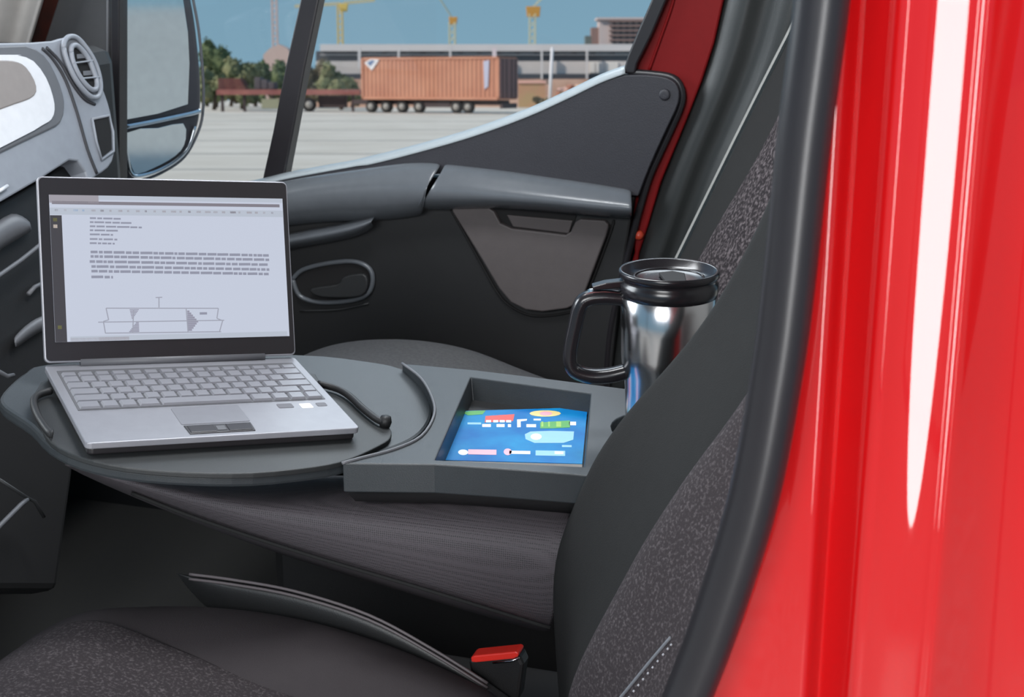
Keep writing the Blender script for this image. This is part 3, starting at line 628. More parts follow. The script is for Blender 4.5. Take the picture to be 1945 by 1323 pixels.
# round vent: rim rings, cavity, slats
vo_ = sm2([(121, 92), (124, 76), (134, 69), (148, 73), (163, 90), (178, 114), (188, 142), (191, 168), (186, 183), (174, 184), (158, 170), (142, 148), (129, 120)], 4, True)
vi_ = sm2([(135, 100), (136, 89), (144, 86), (155, 94), (168, 112), (178, 136), (184, 156), (182, 169), (172, 169), (158, 155), (146, 136), (138, 116)], 4, True)
vent = tube('air_vent', [D(x, y, .008) for x, y in vo_ + vo_[:1]], .0042, M['silver'], dash, seg=10)
tag(vent, 'round silver air vent')
prism('vent_collar', [D(x, y, .006) for x, y in vo_], DN * -.006, M['silver_dk'], vent)
tube('vent_ring', [D(x, y, .010) for x, y in vi_ + vi_[:1]], .0044, M['silver'], vent, seg=10)
prism('vent_cavity', [D(x, y, .0075) for x, y in vi_], DN * -.001, M['hole'], vent)
for a, b, w_ in (((138, 122), (175, 117), .003), ((154, 151), (188, 148), .003)):
    A_ = D(*a, .011); B_ = D(*b, .011); up_ = (D(a[0], a[1] - 10, .011) - A_).normalized()
    box('vent_slat', A_, B_ - A_, up_ * w_, DN * .003, M['silver'], vent, bevel=.0008)
for a, b in (((146, 112), (166, 110)), ((158, 144), (180, 142))):
    A_ = D(*a, .0085); B_ = D(*b, .0085); up_ = (D(a[0] - 1, a[1] - 10, .0085) - A_).normalized()
    box('vent_blade', A_, B_ - A_, up_ * .008, DN * .001, M['silver_dk'], vent, bevel=.0006)
dpl('switch_recess', [(178, 228), (206, 222), (212, 250), (213, 284), (194, 299), (186, 268)], .0015, .004, M['hole'], bevel=.001)
tube('switch_surround', [D(x, y, .002) for x, y in [(175, 226), (207, 219), (215, 250), (216, 287), (193, 303), (183, 268), (175, 226)]], .0022, M['silver'], dash, seg=8)
# dash top, body and darker glovebox below
box('dash_core', (-1.85, .98, .9), (.36, 0, 0), (0, 1.38, 0), (0, 0, .66), M['plastic_dk'], dash, bevel=.03)
rows = [[Vector((xx, yy, zz)) for yy in (.98, 1.3, 1.6, 1.9, 2.2, 2.36)] for xx, zz in ((-1.49, 1.545), (-1.54, 1.56), (-1.65, 1.56), (-1.95, 1.55), (-2.0, 1.48))]
loft('dash_top', rows, M['silver_dk'], dash, solid=.01, sub=1)
gl = [(-420, 620), (0, 386), (22, 374), (80, 341), (132, 306), (150, 308), (166, 345), (170, 420), (150, 700), (146, 770), (-420, 770)]
gb = dpl('glovebox', gl, -.03, .05, M['plastic_dk'], bevel=.004)
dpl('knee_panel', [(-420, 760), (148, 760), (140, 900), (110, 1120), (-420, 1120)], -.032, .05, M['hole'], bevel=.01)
def ledge(name, A, B, h, m, parent=gb):
    rows = [[D(x, y, -.03) for x, y in A], [D(x, y, -.03 + h) for x, y in A], [D(x, y + 6, -.03 + h) for x, y in B], [D(x, y + 12, -.03) for x, y in B]]
    return loft(name, rows, m, parent, solid=.003, sub=1)
ledge('glovebox_lid', [(-300, 640), (0, 415), (20, 402), (44, 408), (60, 424)], [(-300, 690), (0, 462), (24, 450), (44, 438), (62, 428)], .03, M['silver_dk'])  # mid grey paints the lit patch on the lid
tube('glovebox_highlight', [D(x, y, .0) for x, y in [(-200, 650), (0, 522), (40, 494), (80, 462), (110, 440)]], .0035, M['silver_dk'], gb, seg=8)  # grey tubes paint thin highlights on the dark glovebox
tube('glovebox_highlight', [D(x, y, -.02) for x, y in [(54, 558), (66, 545), (84, 536)]], .0035, M['silver_dk'], gb, seg=8)
ledge('highlight_ledge', [(26, 640), (46, 618), (70, 602), (90, 596)], [(30, 652), (52, 634), (72, 622), (92, 612)], .02, M['silver_dk'])  # small highlight built as a grey ledge
tube('dash_glint_edge', [D(x, y, .004) for x, y in [(-60, 392), (0, 362), (14, 353)]], .003, M['pale'], dash, seg=8)  # pale tube paints the glint on this dash edge
rows = [[D(x, y, h) for x, y in [(-60, 720), (0, 708), (10, 712), (18, 718)]] for h, in ((.0,), (.02,))]
tube('lower_trim_edge', [D(x, y, .02) for x, y in [(-80, 680), (0, 706), (14, 714), (26, 712)]], .003, M['silver_dk'], dash, seg=8)

tube('footwell_glint', [D(x, y, .02) for x, y in [(-20, 1018), (10, 988), (40, 958), (52, 948)]], .0035, M['silver_dk'], dash, seg=8)  # tubes added to stand for a glint low in the footwell
tube('footwell_glint', [D(x, y, .02) for x, y in [(-10, 905), (50, 944), (66, 952), (84, 982)]], .0025, M['plastic'], dash, seg=8)
# ================================================================== WINDSCREEN PILLAR
ap = [([(-260, 104), (-240, 0), (-220, -80), (-140, -300)], 2.28), ([(-120, 104), (-90, 0), (-60, -80), (20, -300)], 2.30), ([(-20, 104), (10, 0), (40, -80), (120, -300)], 2.34), ([(14, 104), (38, 0), (64, -80), (144, -300)], 2.39), ([(34, 104), (60, 0), (88, -80), (168, -300)], 2.395), ([(50, 104), (80, 0), (106, -80), (186, -300)], 2.37), ([(54, 104), (84, 0), (110, -80), (190, -300)], 2.42), ([(50, 104), (80, 0), (110, -80), (190, -300)], 2.5)]
o = loft('windscreen_pillar', [[aY(x, y, Y + .04) for x, y in L_] for L_, Y in ap], M['beige'], None, solid=.006, sub=2)
tag(o, 'beige windscreen pillar trim in the upper left corner', 'pillar trim')
o = prism('pillar_edge', [aY(x, y, 2.50) for x, y in [(48, 100), (82, -10), (104, -80), (180, -300), (226, -300), (150, -80), (126, 0), (108, 60), (100, 100)]], (0, .02, 0), mat('dark_brown_pillar', (48, 36, 33), .5, c2=(84, 40, 32), scale=14), bevel=.003)
tag(o, 'dark reddish pillar edge beside the beige trim', 'pillar edge')

# ================================================================== EXTERIOR MIRROR
MN = Vector((.86, -.505, -.02)).normalized(); MO = aY(300, 150, 2.66)
def mm(x, y, h=0.0): return aP(x, y, MO + MN * h, MN)
mir = thing('door_mirror', mm(300, 345, -.05), 'large door mirror seen through the side window', 'mirror')
ho = [(214, -120)] + sm2([(230, -146), (300, -150), (338, -130), (354, -60), (366, 0), (376, 62), (384, 154), (383, 215), (374, 252), (350, 296), (316, 320), (278, 337), (244, 342)], 3) + [(232, 338), (224, 318), (216, 230)]
hs = prism('housing', [mm(x, y, 0) for x, y in ho], MN * -.07, M['housing'], mir, bevel=.012, seg=3)
prism('upper_glass', [mm(x, y, .004) for x, y in [(224, -110), (250, -128), (310, -128), (330, -100), (340, -40), (348, 0), (357, 60), (360, 120), (357, 198), (300, 216), (230, 229)]], MN * -.006, M['mirror'], mir, bevel=.0005)
prism('lower_glass', [mm(x, y, .004) for x, y in sm2([(240, 252), (300, 243), (348, 234), (353, 262), (344, 286), (320, 305), (290, 320), (262, 330), (250, 318)], 2, True)], MN * -.006, M['mirror'], mir, bevel=.0005)
tube('divider_trim', smoothpts([mm(x, y, .006) for x, y in [(232, 242), (300, 229), (360, 216), (380, 210)]], 4), .0052, M['chrome'], mir, seg=8)
tube('lower_rim', smoothpts([mm(x, y, .005) for x, y in [(232, 244), (242, 300), (248, 326), (262, 334), (300, 324), (336, 303), (358, 278), (370, 240)]], 4), .0038, M['chrome'], mir, seg=8)
tube('outer_rim', smoothpts([mm(x, y, -.004) for x, y in [(300, -153), (342, -132), (357, -60), (366, -5), (378, 62), (386, 154), (385, 216), (374, 256), (350, 298), (314, 324), (276, 340), (240, 344)]], 4), .003, M['silver_dk'], mir, seg=8)
prism('mirror_arm', [mm(x, y, -.03) for x, y in [(120, 220), (226, 240), (226, 320), (120, 340)]], MN * -.04, M['housing'], mir, bevel=.008)

# ================================================================== DRIVER SEAT
dsx = thing('driver_seat', (-.6, 1.2, .66), 'charcoal driver seat in the foreground with fabric centre', 'seat')
E_ = [(1420, 1062), (1323, 1058), (1230, 1044), (1110, 1033), (1030, 1043), (933, 1083), (870, 1108), (783, 1168), (690, 1256), (600, 1330), (487, 1396), (436, 1424), (360, 1456), (280, 1486), (100, 1536), (-60, 1580)]
S_ = [(1420, 1036), (1323, 1073), (1225, 1121), (1113, 1185), (1030, 1228), (933, 1291), (870, 1335), (783, 1403), (690, 1462), (600, 1510), (500, 1556), (400, 1590), (280, 1616), (100, 1650), (-60, 1680)]
rows = []
for y in (1420, 1323, 1230, 1110, 1030, 933, 870, 783, 690, 600, 500, 400, 280, 100, -60):
    ex, sx = interp(E_, y), interp(S_, y)
    e1 = aY(ex, y, 1.42); c0 = aY(lerp(ex, sx, .2), y, 1.40); c1 = aY(lerp(ex, sx, .6), y, 1.345); s1 = aY(sx, y, 1.28)
    if sx < ex + 20: s1 = aY(ex + 24, y, 1.30); c1 = aY(ex + 15, y, 1.36); c0 = aY(ex + 6, y, 1.40)
    rows.append([e1 + Vector((.13, .0, 0)), e1 + Vector((.04, .012, 0)), e1, c0, c1, s1, s1 + Vector((.065, -.08, 0)), s1 + Vector((.12, -.17, 0)), s1 + Vector((.125, -.20, 0)), s1 + Vector((.16, -.245, 0)), s1 + Vector((.21, -.25, 0)), s1 + Vector((.22, -.12, 0))])
br = loft('backrest', rows, M['bolster'], dsx, closed=True, cap=True, sub=2)
ins = []
for r in rows[:9]:
    ins.append([r[5] + Vector((-.004, .004, 0)), r[5] + Vector((-.004, -.03, 0)), r[6] + Vector((-.009, 0, 0)), r[7] + Vector((-.009, .01, 0)), r[7] + Vector((-.004, -.004, 0))])
bi = loft('backrest_insert', ins, M['fabric'], dsx, solid=.008, sub=2)
# cushion: bolster shell and a speckled centre
RG = [(-120, 1390), (-60, 1330), (0, 1262), (60, 1211), (130, 1171), (200, 1156), (300, 1148), (420, 1151), (560, 1170), (700, 1211), (800, 1251), (900, 1300), (1000, 1350)]
SM = [(-150, 1420), (-90, 1345), (-10, 1272), (52, 1218), (122, 1178), (200, 1172), (290, 1212), (380, 1247), (470, 1288), (560, 1318), (650, 1345), (740, 1375), (830, 1410)]
rows = []
for (rx, ry), (sx, sy) in zip(RG, SM):
    a = aY(rx, ry, 1.37); s = aY(sx, sy, 1.24)
    rows.append([a + Vector((.02, .05, -.16)), a + Vector((.0, .045, -.05)), a + Vector((0, .025, -.012)), a, lerp(a, s, .5) + Vector((0, 0, .012 if rx > 150 else .004)), s, s + Vector((0, -.10, -.006)), s + Vector((0, -.2, 0)), s + Vector((0, -.25, .01)), s + Vector((0, -.29, -.03)), s + Vector((.02, -.29, -.16)), s + Vector((.02, -.1, -.18))])
cu = loft('cushion', rows, M['bolster_lit'], dsx, closed=True, cap=True, sub=2)
ins = [[r[5] + Vector((0, .003, .002)), r[5] + Vector((0, -.04, .004)), r[6] + Vector((0, 0, .009)), r[7] + Vector((0, 0, .005)), r[7] + Vector((0, -.015, .003))] for r in rows]
ci = loft('cushion_insert', ins, M['fabric'], dsx, solid=.008, sub=2)
box('base', (-.98, .98, .66), (.5, 0, 0), (0, .36, 0), (0, 0, .22), M['plastic_dk'], dsx, bevel=.02)
# side shield with its twin piping
rows = [[aY(x, y, Y) for x, y in pts] for pts, Y in (([(330, 1085), (420, 1098), (560, 1116), (700, 1160), (820, 1222), (930, 1290), (1010, 1350)], 1.415), ([(330, 1086), (420, 1108), (560, 1130), (700, 1176), (820, 1240), (920, 1302), (1000, 1362)], 1.398), ([(330, 1088), (420, 1136), (560, 1165), (700, 1215), (800, 1262), (900, 1320), (980, 1380)], 1.402), ([(330, 1090), (420, 1200), (560, 1230), (700, 1270), (800, 1312), (900, 1370), (980, 1430)], 1.43))]
ss = loft('side_shield', rows, M['plastic'], dsx, solid=.006, sub=2)
for off in (0, 9):
    tube('piping', smoothpts([aY(x, y + off, 1.397) for x, y in [(360, 1090), (440, 1100), (560, 1122), (700, 1167), (820, 1231), (926, 1297)]], 5), .0018, mat('seat_piping_%d' % off, (92, 86, 88), .5), ss, seg=6)
# white stitches along the near seam
bpy.context.view_layer.update()
dg = bpy.context.evaluated_depsgraph_get()
def bvh(o): return BVHTree.FromObject(o, dg), o.matrix_world
trees_ = [bvh(br), bvh(bi)]
def surf(px, py):
    best = None
    for t, mw in trees_:
        im = mw.inverted(); a = im @ CAM; d = (im.to_3x3() @ ray(px, py)).normalized(); h = t.ray_cast(a, d)
        if h[0] is not None:
            P = mw @ h[0]
            if best is None or (P - CAM).length < (best - CAM).length: best = P
    return best
A = [(1262, 1240), (1240, 1268), (1218, 1296), (1196, 1322), (1178, 1346)]
stc = sm2([(1275, 1224), (1240, 1267), (1204, 1312), (1170, 1356)], 4)
for q in stc:
    P = surf(*q)
    if P is None: continue
    d = (P - CAM).normalized(); P = P - d * .0012; t = (CU * -.8 - CR * .6).normalized()
    tube('stitch', [P - t * .0009, P, P + t * .0009], .0010, M['stitch'], br, seg=6)
sl_ = [surf(*q) for q in sm2([(1274, 1210), (1230, 1262), (1186, 1316), (1160, 1346)], 4)]
sl_ = [q for q in sl_ if q is not None]
if len(sl_) > 2: tube('seam_piping', [q - (q - CAM).normalized() * .0005 for q in sl_], .0016, mat('seam_piping_cord', (120, 124, 130), .6), br, seg=6)

# ================================================================== SEAT BELT BUCKLE
YBk = 1.422
bk = thing('belt_buckle', aY(940, 1310, YBk), 'black belt buckle with red release button beside the driver cushion', 'buckle')
prism('buckle_body', [aY(x, y, YBk) for x, y in [(888, 1252), (986, 1244), (994, 1262), (985, 1330), (905, 1340)]], (0, .022, 0), M['plastic_dk'], bk, bevel=.004)
prism('release_button', [aY(x, y, YBk - .004) for x, y in [(894, 1248), (900, 1245), (980, 1237), (985, 1240), (984, 1247), (975, 1251), (904, 1258), (895, 1257)]], (0, .02, 0), M['buckle_red'], bk, bevel=.0015)
tag(bk.children[-1], 'red release button')
tube('button_edge', [aY(x, y, YBk - .003) for x, y in [(936, 1258), (970, 1255), (986, 1249)]], .0012, M['chrome'], bk, seg=6)

# ================================================================== DRIVER SIDE BODY AND SEAL
YB = .88
zs_ = [.25, .7, 1.0, 1.15, 1.3, 1.45, 1.6, 1.75, 1.9, 2.1, 2.4]
def bodyX(px, Y=YB): return aY(px, 560, Y).x
SLP = [(1520, -.10), (1550, -.02), (1566, .02), (1574, 1.2), (1580, 2.2), (1596, 2.2), (1602, .3), (1608, -.4), (1616, -.85), (1660, -.95), (1672, -.6), (1680, -.1), (1686, .24), (1692, .02), (1700, -.16), (1716, -.05), (1730, .09), (1738, .15), (1798, .245), (1803, .42), (1808, .42), (1813, .10), (1818, .0), (1826, .5), (1834, -.3), (1846, -.62), (1900, -.66), (1950, -.3), (2000, .0)]
prof = []; Yc = .900; lastp = 1520
for pxi in range(1520, 2001, 3):
    Yc += interp(SLP, pxi) * (pxi - lastp) * .9 / FPX; lastp = pxi; prof.append((bodyX(pxi, Yc), Yc))
prof += [(.30, Yc), (.8, Yc), (1.6, Yc)]
prof = [q for q in prof if q[0] > bodyX(1520, .91)]
seal = [(1580, -620), (1572, -300), (1566, -120), (1561, 0), (1527, 266), (1499, 531), (1477, 700), (1432, 943), (1362, 1173), (1306, 1322), (1252, 1450), (1150, 1640), (960, 1800)]
SP = smoothpts([aY(x, y, .872) for x, y in seal], 6)
sealtab = [(p.z, p.x) for p in SP]
zs_ = [2.4, 2.1, 1.9] + [p.z for p in SP] + [.7, .25]
rows = []
for z in zs_:
    sx0 = interp(sealtab, z) + .002; row = []
    for t in (0, .25, .5, .75): row.append((lerp(sx0, max(sx0, prof[0][0]), t), lerp(.90, prof[0][1], t)))
    row += [(max(x, sx0), Y) for x, Y in prof]
    rows.append([Vector((x, Y + max(0, z - 1.9) * .06, z)) for x, Y in row])
body = loft('van_body_side', rows, M['red'], None, solid=.002, soff=1)
tag(body, 'glossy red van body pillar at the right edge of the doorway', 'van body')
# rubber seal round the door opening
tube('door_opening_seal', SP, 50 / FPX * .90, M['rubber'], None, seg=24)
tag(bpy.data.objects['door_opening_seal'], 'thick black rubber seal curving along the red door opening', 'door seal')

# ================================================================== YARD: CONTAINER ON A TRAILER
def yv(P, s=0, d=0, h=0): return P + CR * s + YF * d + YN * h
rust = mat('orange_container_paint', (182, 122, 96), .7, c2=(194, 136, 108), scale=.6)
rust_d = mat('brown_container_door', (128, 96, 92), .8)
steel_d = mat('dark_trailer_steel', (70, 58, 58), .8)
tyre = mat('tyre_rubber', (40, 38, 38), .9); hubm = mat('grey_wheel_hub', (150, 146, 140), .6)
TH = math.radians(26)
ca = (CR * math.cos(TH) - YF * math.sin(TH)); cb = (CR * math.sin(TH) + YF * math.cos(TH))  # along length (to the right, nearer), depth away
PR = yard(948, 90); LEN = 9.35
ch0 = (aD(948, 190, 90) - YO).dot(YN); ch1 = (aD(948, 107, 90) - YO).dot(YN)
cont = thing('shipping_container', PR + YN * ch0, 'orange brown shipping container on a trailer across the yard', 'container')
def CP(l, d, h): return PR - ca * l + cb * d + YN * h   # l metres left of the near right corner
v, f = [], []
nr = 64
for i in range(nr * 2 + 1):
    l = .12 + (LEN - .24) * i / (nr * 2); d = .0 if (i // 2) % 2 == 0 else .05
    v += [CP(l, d + .03, ch0 + .16), CP(l, d + .03, ch1 - .12)]
for i in range(nr * 2): f.append([i * 2, i * 2 + 1, i * 2 + 3, i * 2 + 2])
link('side_panel', v, f, rust, cont)
for (l0, l1, h0, h1, nm) in ((0, LEN, ch0, ch0 + .17, 'bottom_rail'), (0, LEN, ch1 - .13, ch1, 'top_rail'), (0, .14, ch0, ch1, 'corner_post'), (LEN - .14, LEN, ch0, ch1, 'corner_post')):
    box(nm, CP(l0, 0, h0), -ca * (l1 - l0), cb * .12, YN * (h1 - h0), rust, cont)
box('core', CP(.02, .1, ch0 + .02), -ca * (LEN - .04), cb * 2.3, YN * (ch1 - ch0 - .04), rust, cont)
for k in (0, 1): box('end_door', CP(-.05, .05 + k * 1.2, ch0 + .1), -ca * .06, cb * 1.15, YN * (ch1 - ch0 - .2), rust_d, cont)
for k in (.35, .85, 1.55, 2.05): tube('lock_rod', [CP(-.08, k, ch0 + .1), CP(-.08, k, ch1 - .1)], .03, steel_d, cont, seg=6)
def mark(name, pts, m, d=-.01): return prism(name, [aP(x, y, CP(0, d, 0), cb) for x, y in pts], cb * .02, m, cont)
wm = mat('white_container_print', (215, 212, 212), .7); bm_ = mat('blue_container_print', (96, 116, 150), .7)
mark('printed_emblem', [(692, 119), (704, 112), (720, 113), (706, 134)], wm); mark('printed_emblem', [(697, 119), (706, 114), (712, 116), (703, 126)], bm_, -.02)
mark('printed_strip', [(918, 116), (929, 114), (927, 164), (920, 170)], mat('pale_lilac_print', (178, 178, 196), .7))
tr = thing('semi_trailer', PR, 'dark low trailer with twin rows of wheels under the container', 'trailer')
box('chassis', CP(.3, .5, ch0 - .30), -ca * (LEN + .6), cb * 1.5, YN * .28, steel_d, tr)
box('side_guard', CP(3.4, .25, .35), -ca * 2.4, cb * .1, YN * .35, steel_d, tr)
box('rear_bumper', CP(-.1, .3, .3), -ca * .2, cb * 1.9, YN * .3, steel_d, tr)
def wheel(parent, P, ax, r=.45):
    wv = lathe('wheel', P, ax, [(r * .5, -.14), (r * .92, -.15), (r, -.10), (r, .12), (r * .8, .15)], tyre, parent, seg=20)
    lathe('hub', P, ax, [(.02, -.19), (r * .25, -.19), (r * .34, -.16), (r * .52, -.15), (r * .52, -.05)], hubm, wv, seg=16)
for px in (706, 735, 765, 797, 868, 890):
    Q_ = aP(px, 198, CP(0, .3, 0), cb); Q_ = Q_ - YN * ((Q_ - YO).dot(YN) - .37); wheel(tr, Q_, cb, .37)
# empty flatbed on the left with a dark red load
PL = yard(680, 97)
flat = thing('flatbed_trailer', PL, 'long rusty flatbed trailer parked in front of the bushes', 'trailer')
redm = mat('rusty_red_deck', (140, 84, 80), .8, c2=(164, 104, 94), scale=1.2)
dz0 = (aD(500, 180, 97) - YO).dot(YN); dz1 = (aD(500, 170, 97) - YO).dot(YN)
X0 = yard(412, 97); X1 = yard(684, 97)
box('deck', yv(X0, 0, 0, dz0), X1 - X0, YF * 2.4, YN * (dz1 - dz0), redm, flat)
for px in (420, 462, 668): box('landing_leg', yv(yard(px, 97.2), 0, 0, 0), CR * .15, YF * .3, YN * dz0, steel_d, flat)
box('tool_box', yv(yard(497, 97.1), 0, 0, .2), CR * 1.1, YF * .6, YN * .6, mat('pale_tool_box', (150, 148, 122), .8), flat)
box('under_frame', yv(yard(606, 97.4), 0, 0, .25), CR * 1.7, YF * 1, YN * .75, steel_d, flat)
for px in (562, 588): wheel(flat, yv(yard(px, 97.2), 0, 0, .44), YF, .44)
ld_ = thing('timber_load', yv(yard(415, 98), 0, 0, dz1), 'dark red stacked load on the flatbed', 'load')
lm_ = mat('dark_red_timber', (104, 62, 62), .9, c2=(124, 76, 70), scale=2)
for k in range(5):
    box('plank', yv(yard(415, 98), 0, .1, dz1 + .01 + k * .14), CR * (1.75 - .08 * k), YF * 1.6, YN * .12, lm_, ld_)
cr_ = thing('machine_crate', yv(yard(484, 98), 0, 0, dz1), 'grey covered load in the middle of the flatbed', 'load')
lm2 = mat('grey_tarp', (92, 86, 88), .9)
for k in range(3): box('bale', yv(yard(484 + k * 13, 98), 0, .1, dz1 + .01), CR * .40, YF * 1.5, YN * (.75 - .15 * k), lm2, cr_, bevel=.05)

# ---- trees and bushes beyond
def foliage_mat(n_, c, c2): return mat(n_, c, .9, spec=.1, c2=c2, scale=1.6, lo=.35, hi=.65)
FM = [foliage_mat('dark_green_leaves', (78, 92, 68), (112, 120, 84)), foliage_mat('olive_leaves', (100, 108, 80), (134, 132, 98)), foliage_mat('brownish_leaves', (106, 100, 84), (134, 122, 100))]
bark = mat('tree_bark', (84, 72, 62), .9)
def tree(name, px0, px1, ytop, D_, fm, label, cat, n=520, group=None, seed=1):
    rnd = random.Random(seed); B = yard((px0 + px1) / 2, D_); hgt = (aD((px0 + px1) / 2, ytop, D_) - YO).dot(YN); wd = (yard(px1, D_) - yard(px0, D_)).length
    t = thing(name, B, label, cat, group); v, f = [], []
    tubev, tubef = tubegeo([B, yv(B, .1, 0, hgt * .3), yv(B, -.1, .1, hgt * .65)], [.16, .12, .05], 8); link('trunk', tubev, tubef, bark, t, smooth=True)
    cl = [(rnd.uniform(-.32, .32) * wd, rnd.uniform(-.2, .3) * wd, rnd.uniform(.28, .76) * hgt, rnd.uniform(.16, .26)) for _ in range(9)]
    for _ in range(n):
        cx_, cd_, chh, rr_ = rnd.choice(cl); a = rnd.uniform(0, 6.28); bq = math.acos(rnd.uniform(-1, 1)); r_ = rnd.uniform(.75, 1.05)
        P = yv(B, cx_ + math.cos(a) * math.sin(bq) * wd * rr_ * r_, cd_ + math.sin(a) * math.sin(bq) * wd * rr_ * r_, min(hgt, max(.1, chh + math.cos(bq) * hgt * rr_ * .95 * r_)))
        s = rnd.uniform(.10, .22); d1 = Vector((rnd.uniform(-1, 1), rnd.uniform(-1, 1), rnd.uniform(-1, 1))).normalized(); d2 = d1.orthogonal().normalized()
        i = len(v); v += [P - d1 * s, P + d2 * s * .6, P + d1 * s, P - d2 * s * .6]; f.append([i, i + 1, i + 2, i + 3])
    link('foliage', v, f, FM[fm], t)
    cv_, cf_ = [], []
    for cx_, cd_, chh, rr_ in cl:
        bm = bmesh.new(); bmesh.ops.create_icosphere(bm, subdivisions=2, radius=1.0); base = len(cv_)
        for q in bm.verts:
            k = rnd.uniform(.75, 1.0); cv_.append(yv(B, cx_ + q.co.x * wd * rr_ * k, cd_ + q.co.y * wd * rr_ * k, min(hgt, max(.02, chh + q.co.z * hgt * rr_ * .95 * k))))
        bm.verts.index_update(); cf_ += [[base + q.index for q in fc.verts] for fc in bm.faces]; bm.free()
    link('crown', cv_, cf_, FM[fm], t)
tree('tree', 372, 450, 66, 115, 0, 'tall dark green tree right beside the door mirror', 'tree', 900, seed=3)
tree('bush', 374, 440, 122, 104, 1, 'olive bush at the left end of the flatbed', 'bush', 600, 'bushes behind the flatbed', 4)
tree('bush', 420, 500, 106, 107, 1, 'round olive bush behind the dark red load', 'bush', 700, 'bushes behind the flatbed', 5)
tree('bush', 476, 556, 100, 111, 0, 'dark green bush partly behind the black window divider', 'bush', 700, 'bushes behind the flatbed', 6)
tree('bush', 560, 630, 98, 108.5, 2, 'brownish bush just right of the black window divider', 'bush', 700, 'bushes behind the flatbed', 7)
tree('bush', 606, 690, 112, 104.5, 1, 'green bush touching the left end of the container', 'bush', 700, 'bushes behind the flatbed', 8)
tree('shrub', 1060, 1112, 172, 108, 1, 'low green shrub by the white lamp post', 'shrub', 260, seed=9)
tree('shrub', 1012, 1046, 182, 109, 2, 'small dry shrub between the container and lamp post', 'shrub', 220, seed=10)

for k_ in range(7):
    tree('bush', 372 + k_ * 46, 414 + k_ * 46, (150, 144, 152, 146, 150, 142, 148)[k_], 120 if k_ < 4 else 114, (0, 2, 0, 1, 2, 0, 1)[k_], ['low dark hedge bush nearest the door mirror', 'low brown hedge bush behind the flatbed landing legs', 'low dark hedge bush under the round olive bush', 'low olive hedge bush left of the window divider', 'low brown hedge bush behind the window divider', 'low dark hedge bush over the flatbed wheels', 'low olive hedge bush at the right end of the flatbed'][k_], 'bush', 420, 'low hedge bushes at the yard edge', 30 + k_)
# ---- long shed with white roof edge
white = mat('white_shed_paint', (206, 200, 198), .7); whitew = mat('offwhite_wall', (196, 186, 180), .8, c2=(212, 203, 198), scale=.25); darkg = mat('dark_shed_glazing', (66, 68, 74), .5)
pinkm = mat('dusty_red_earth', (178, 138, 118), .9, c2=(206, 170, 150), scale=.5, lo=.3, hi=.6)
DS = 118
shed = thing('long_shed', yard(900, DS), 'long low shed with white roof edge behind the container', 'building')
def srect(name, x0, x1, y0, y1, m, D_=DS, t=.3, parent=shed):
    return prism(name, [aD(x0, y0, D_), aD(x1, y0, D_), aD(x1, y1, D_), aD(x0, y1, D_)], YF * t, m, parent)
srect('roof_edge', 608, 1700, 84, 97, white, DS - .5, .6)
srect('clerestory_band', 600, 1700, 97, 116, darkg, DS, 4)
srect('rear_wall', 600, 1700, 116, 142, whitew, DS - .3, 4)
srect('lower_band', 600, 1700, 140, 150, darkg, DS - .8, 4)
srect('plinth', 600, 1700, 150, 212, pinkm, DS - .9, 4)
srect('clerestory_rail', 608, 1700, 103, 104.5, white, DS - .25, .1)
for x in (683, 757, 855, 1029, 1115, 1210, 1310, 1410, 1510, 1610): srect('roof_post', x - 1.8 - (1.5 if x == 683 else 0), x + 1.8, 90, 150 if x > 990 else 130, white, DS - 1.2, .3)
srect('roof_post', 935, 943, 90, 130, mat('pinkish_post', (216, 200, 202), .7), DS - 1.25, .3)
for x in range(700, 1210, 36): srect('window_pane', x, x + 26, 98.5, 102, mat('shed_pane', (96, 104, 110), .3) if 'shed_pane' not in bpy.data.materials else bpy.data.materials['shed_pane'], DS - .06, .05)
for x, wd in ((1120, 10), (1132, 6), (1150, 24)): srect('wall_panel', x, x + wd, 118, 138, mat('pale_wall_panel', (222, 214, 206), .7) if 'pale_wall_panel' not in bpy.data.materials else bpy.data.materials['pale_wall_panel'], DS - .4, .1)
wl = prism('low_wall', [aD(985, 157, 112), aD(1036, 157, 112), aD(1036, 204, 112), aD(985, 204, 112)], YF * .4, mat('terracotta_wall', (196, 140, 112), .9, c2=(180, 150, 110), scale=.7, lo=.3, hi=.6)); tag(wl, 'short terracotta wall right of the container', 'wall')
cpw = prism('wall_coping', [aD(984, 153, 111.9), aD(1037, 153, 111.9), aD(1037, 158, 111.9), aD(984, 158, 111.9)], YF * .6, mat('pink_coping', (224, 172, 156), .8), wl)
bk2 = thing('rubble_bank', yard(1150, 112), 'reddish rubble bank under the shed at the window corner', 'bank')
rb = [mat('rubble_pink', (200, 160, 146), .9), mat('rubble_brown', (168, 116, 96), .9), mat('rubble_sand', (204, 178, 140), .9)]
rnd = random.Random(3)
for k in range(34):
    px = rnd.uniform(1052, 1200); py = rnd.uniform(160, 204); P = aD(px, py, 112 + rnd.uniform(0, 3)); s = rnd.uniform(.25, .7)
    bm = bmesh.new(); bmesh.ops.create_icosphere(bm, subdivisions=1, radius=s)
    vv_ = [P + Vector((q.co.x * rnd.uniform(.8, 1.5), q.co.y, q.co.z * rnd.uniform(.5, .8))) for q in bm.verts]; bm.verts.index_update(); ff_ = [[q.index for q in fc.verts] for fc in bm.faces]; bm.free()
    link('rock', vv_, ff_, rb[k % 3], bk2)
lp_ = thing('lamp_post', yard(1047, 100), 'tall white lamp post standing right of the container', 'lamp post')
tube('pole', [yard(1043, 100), aD(1049, 90, 100)], .10, mat('white_post_paint', (226, 222, 222), .6), lp_, seg=10)
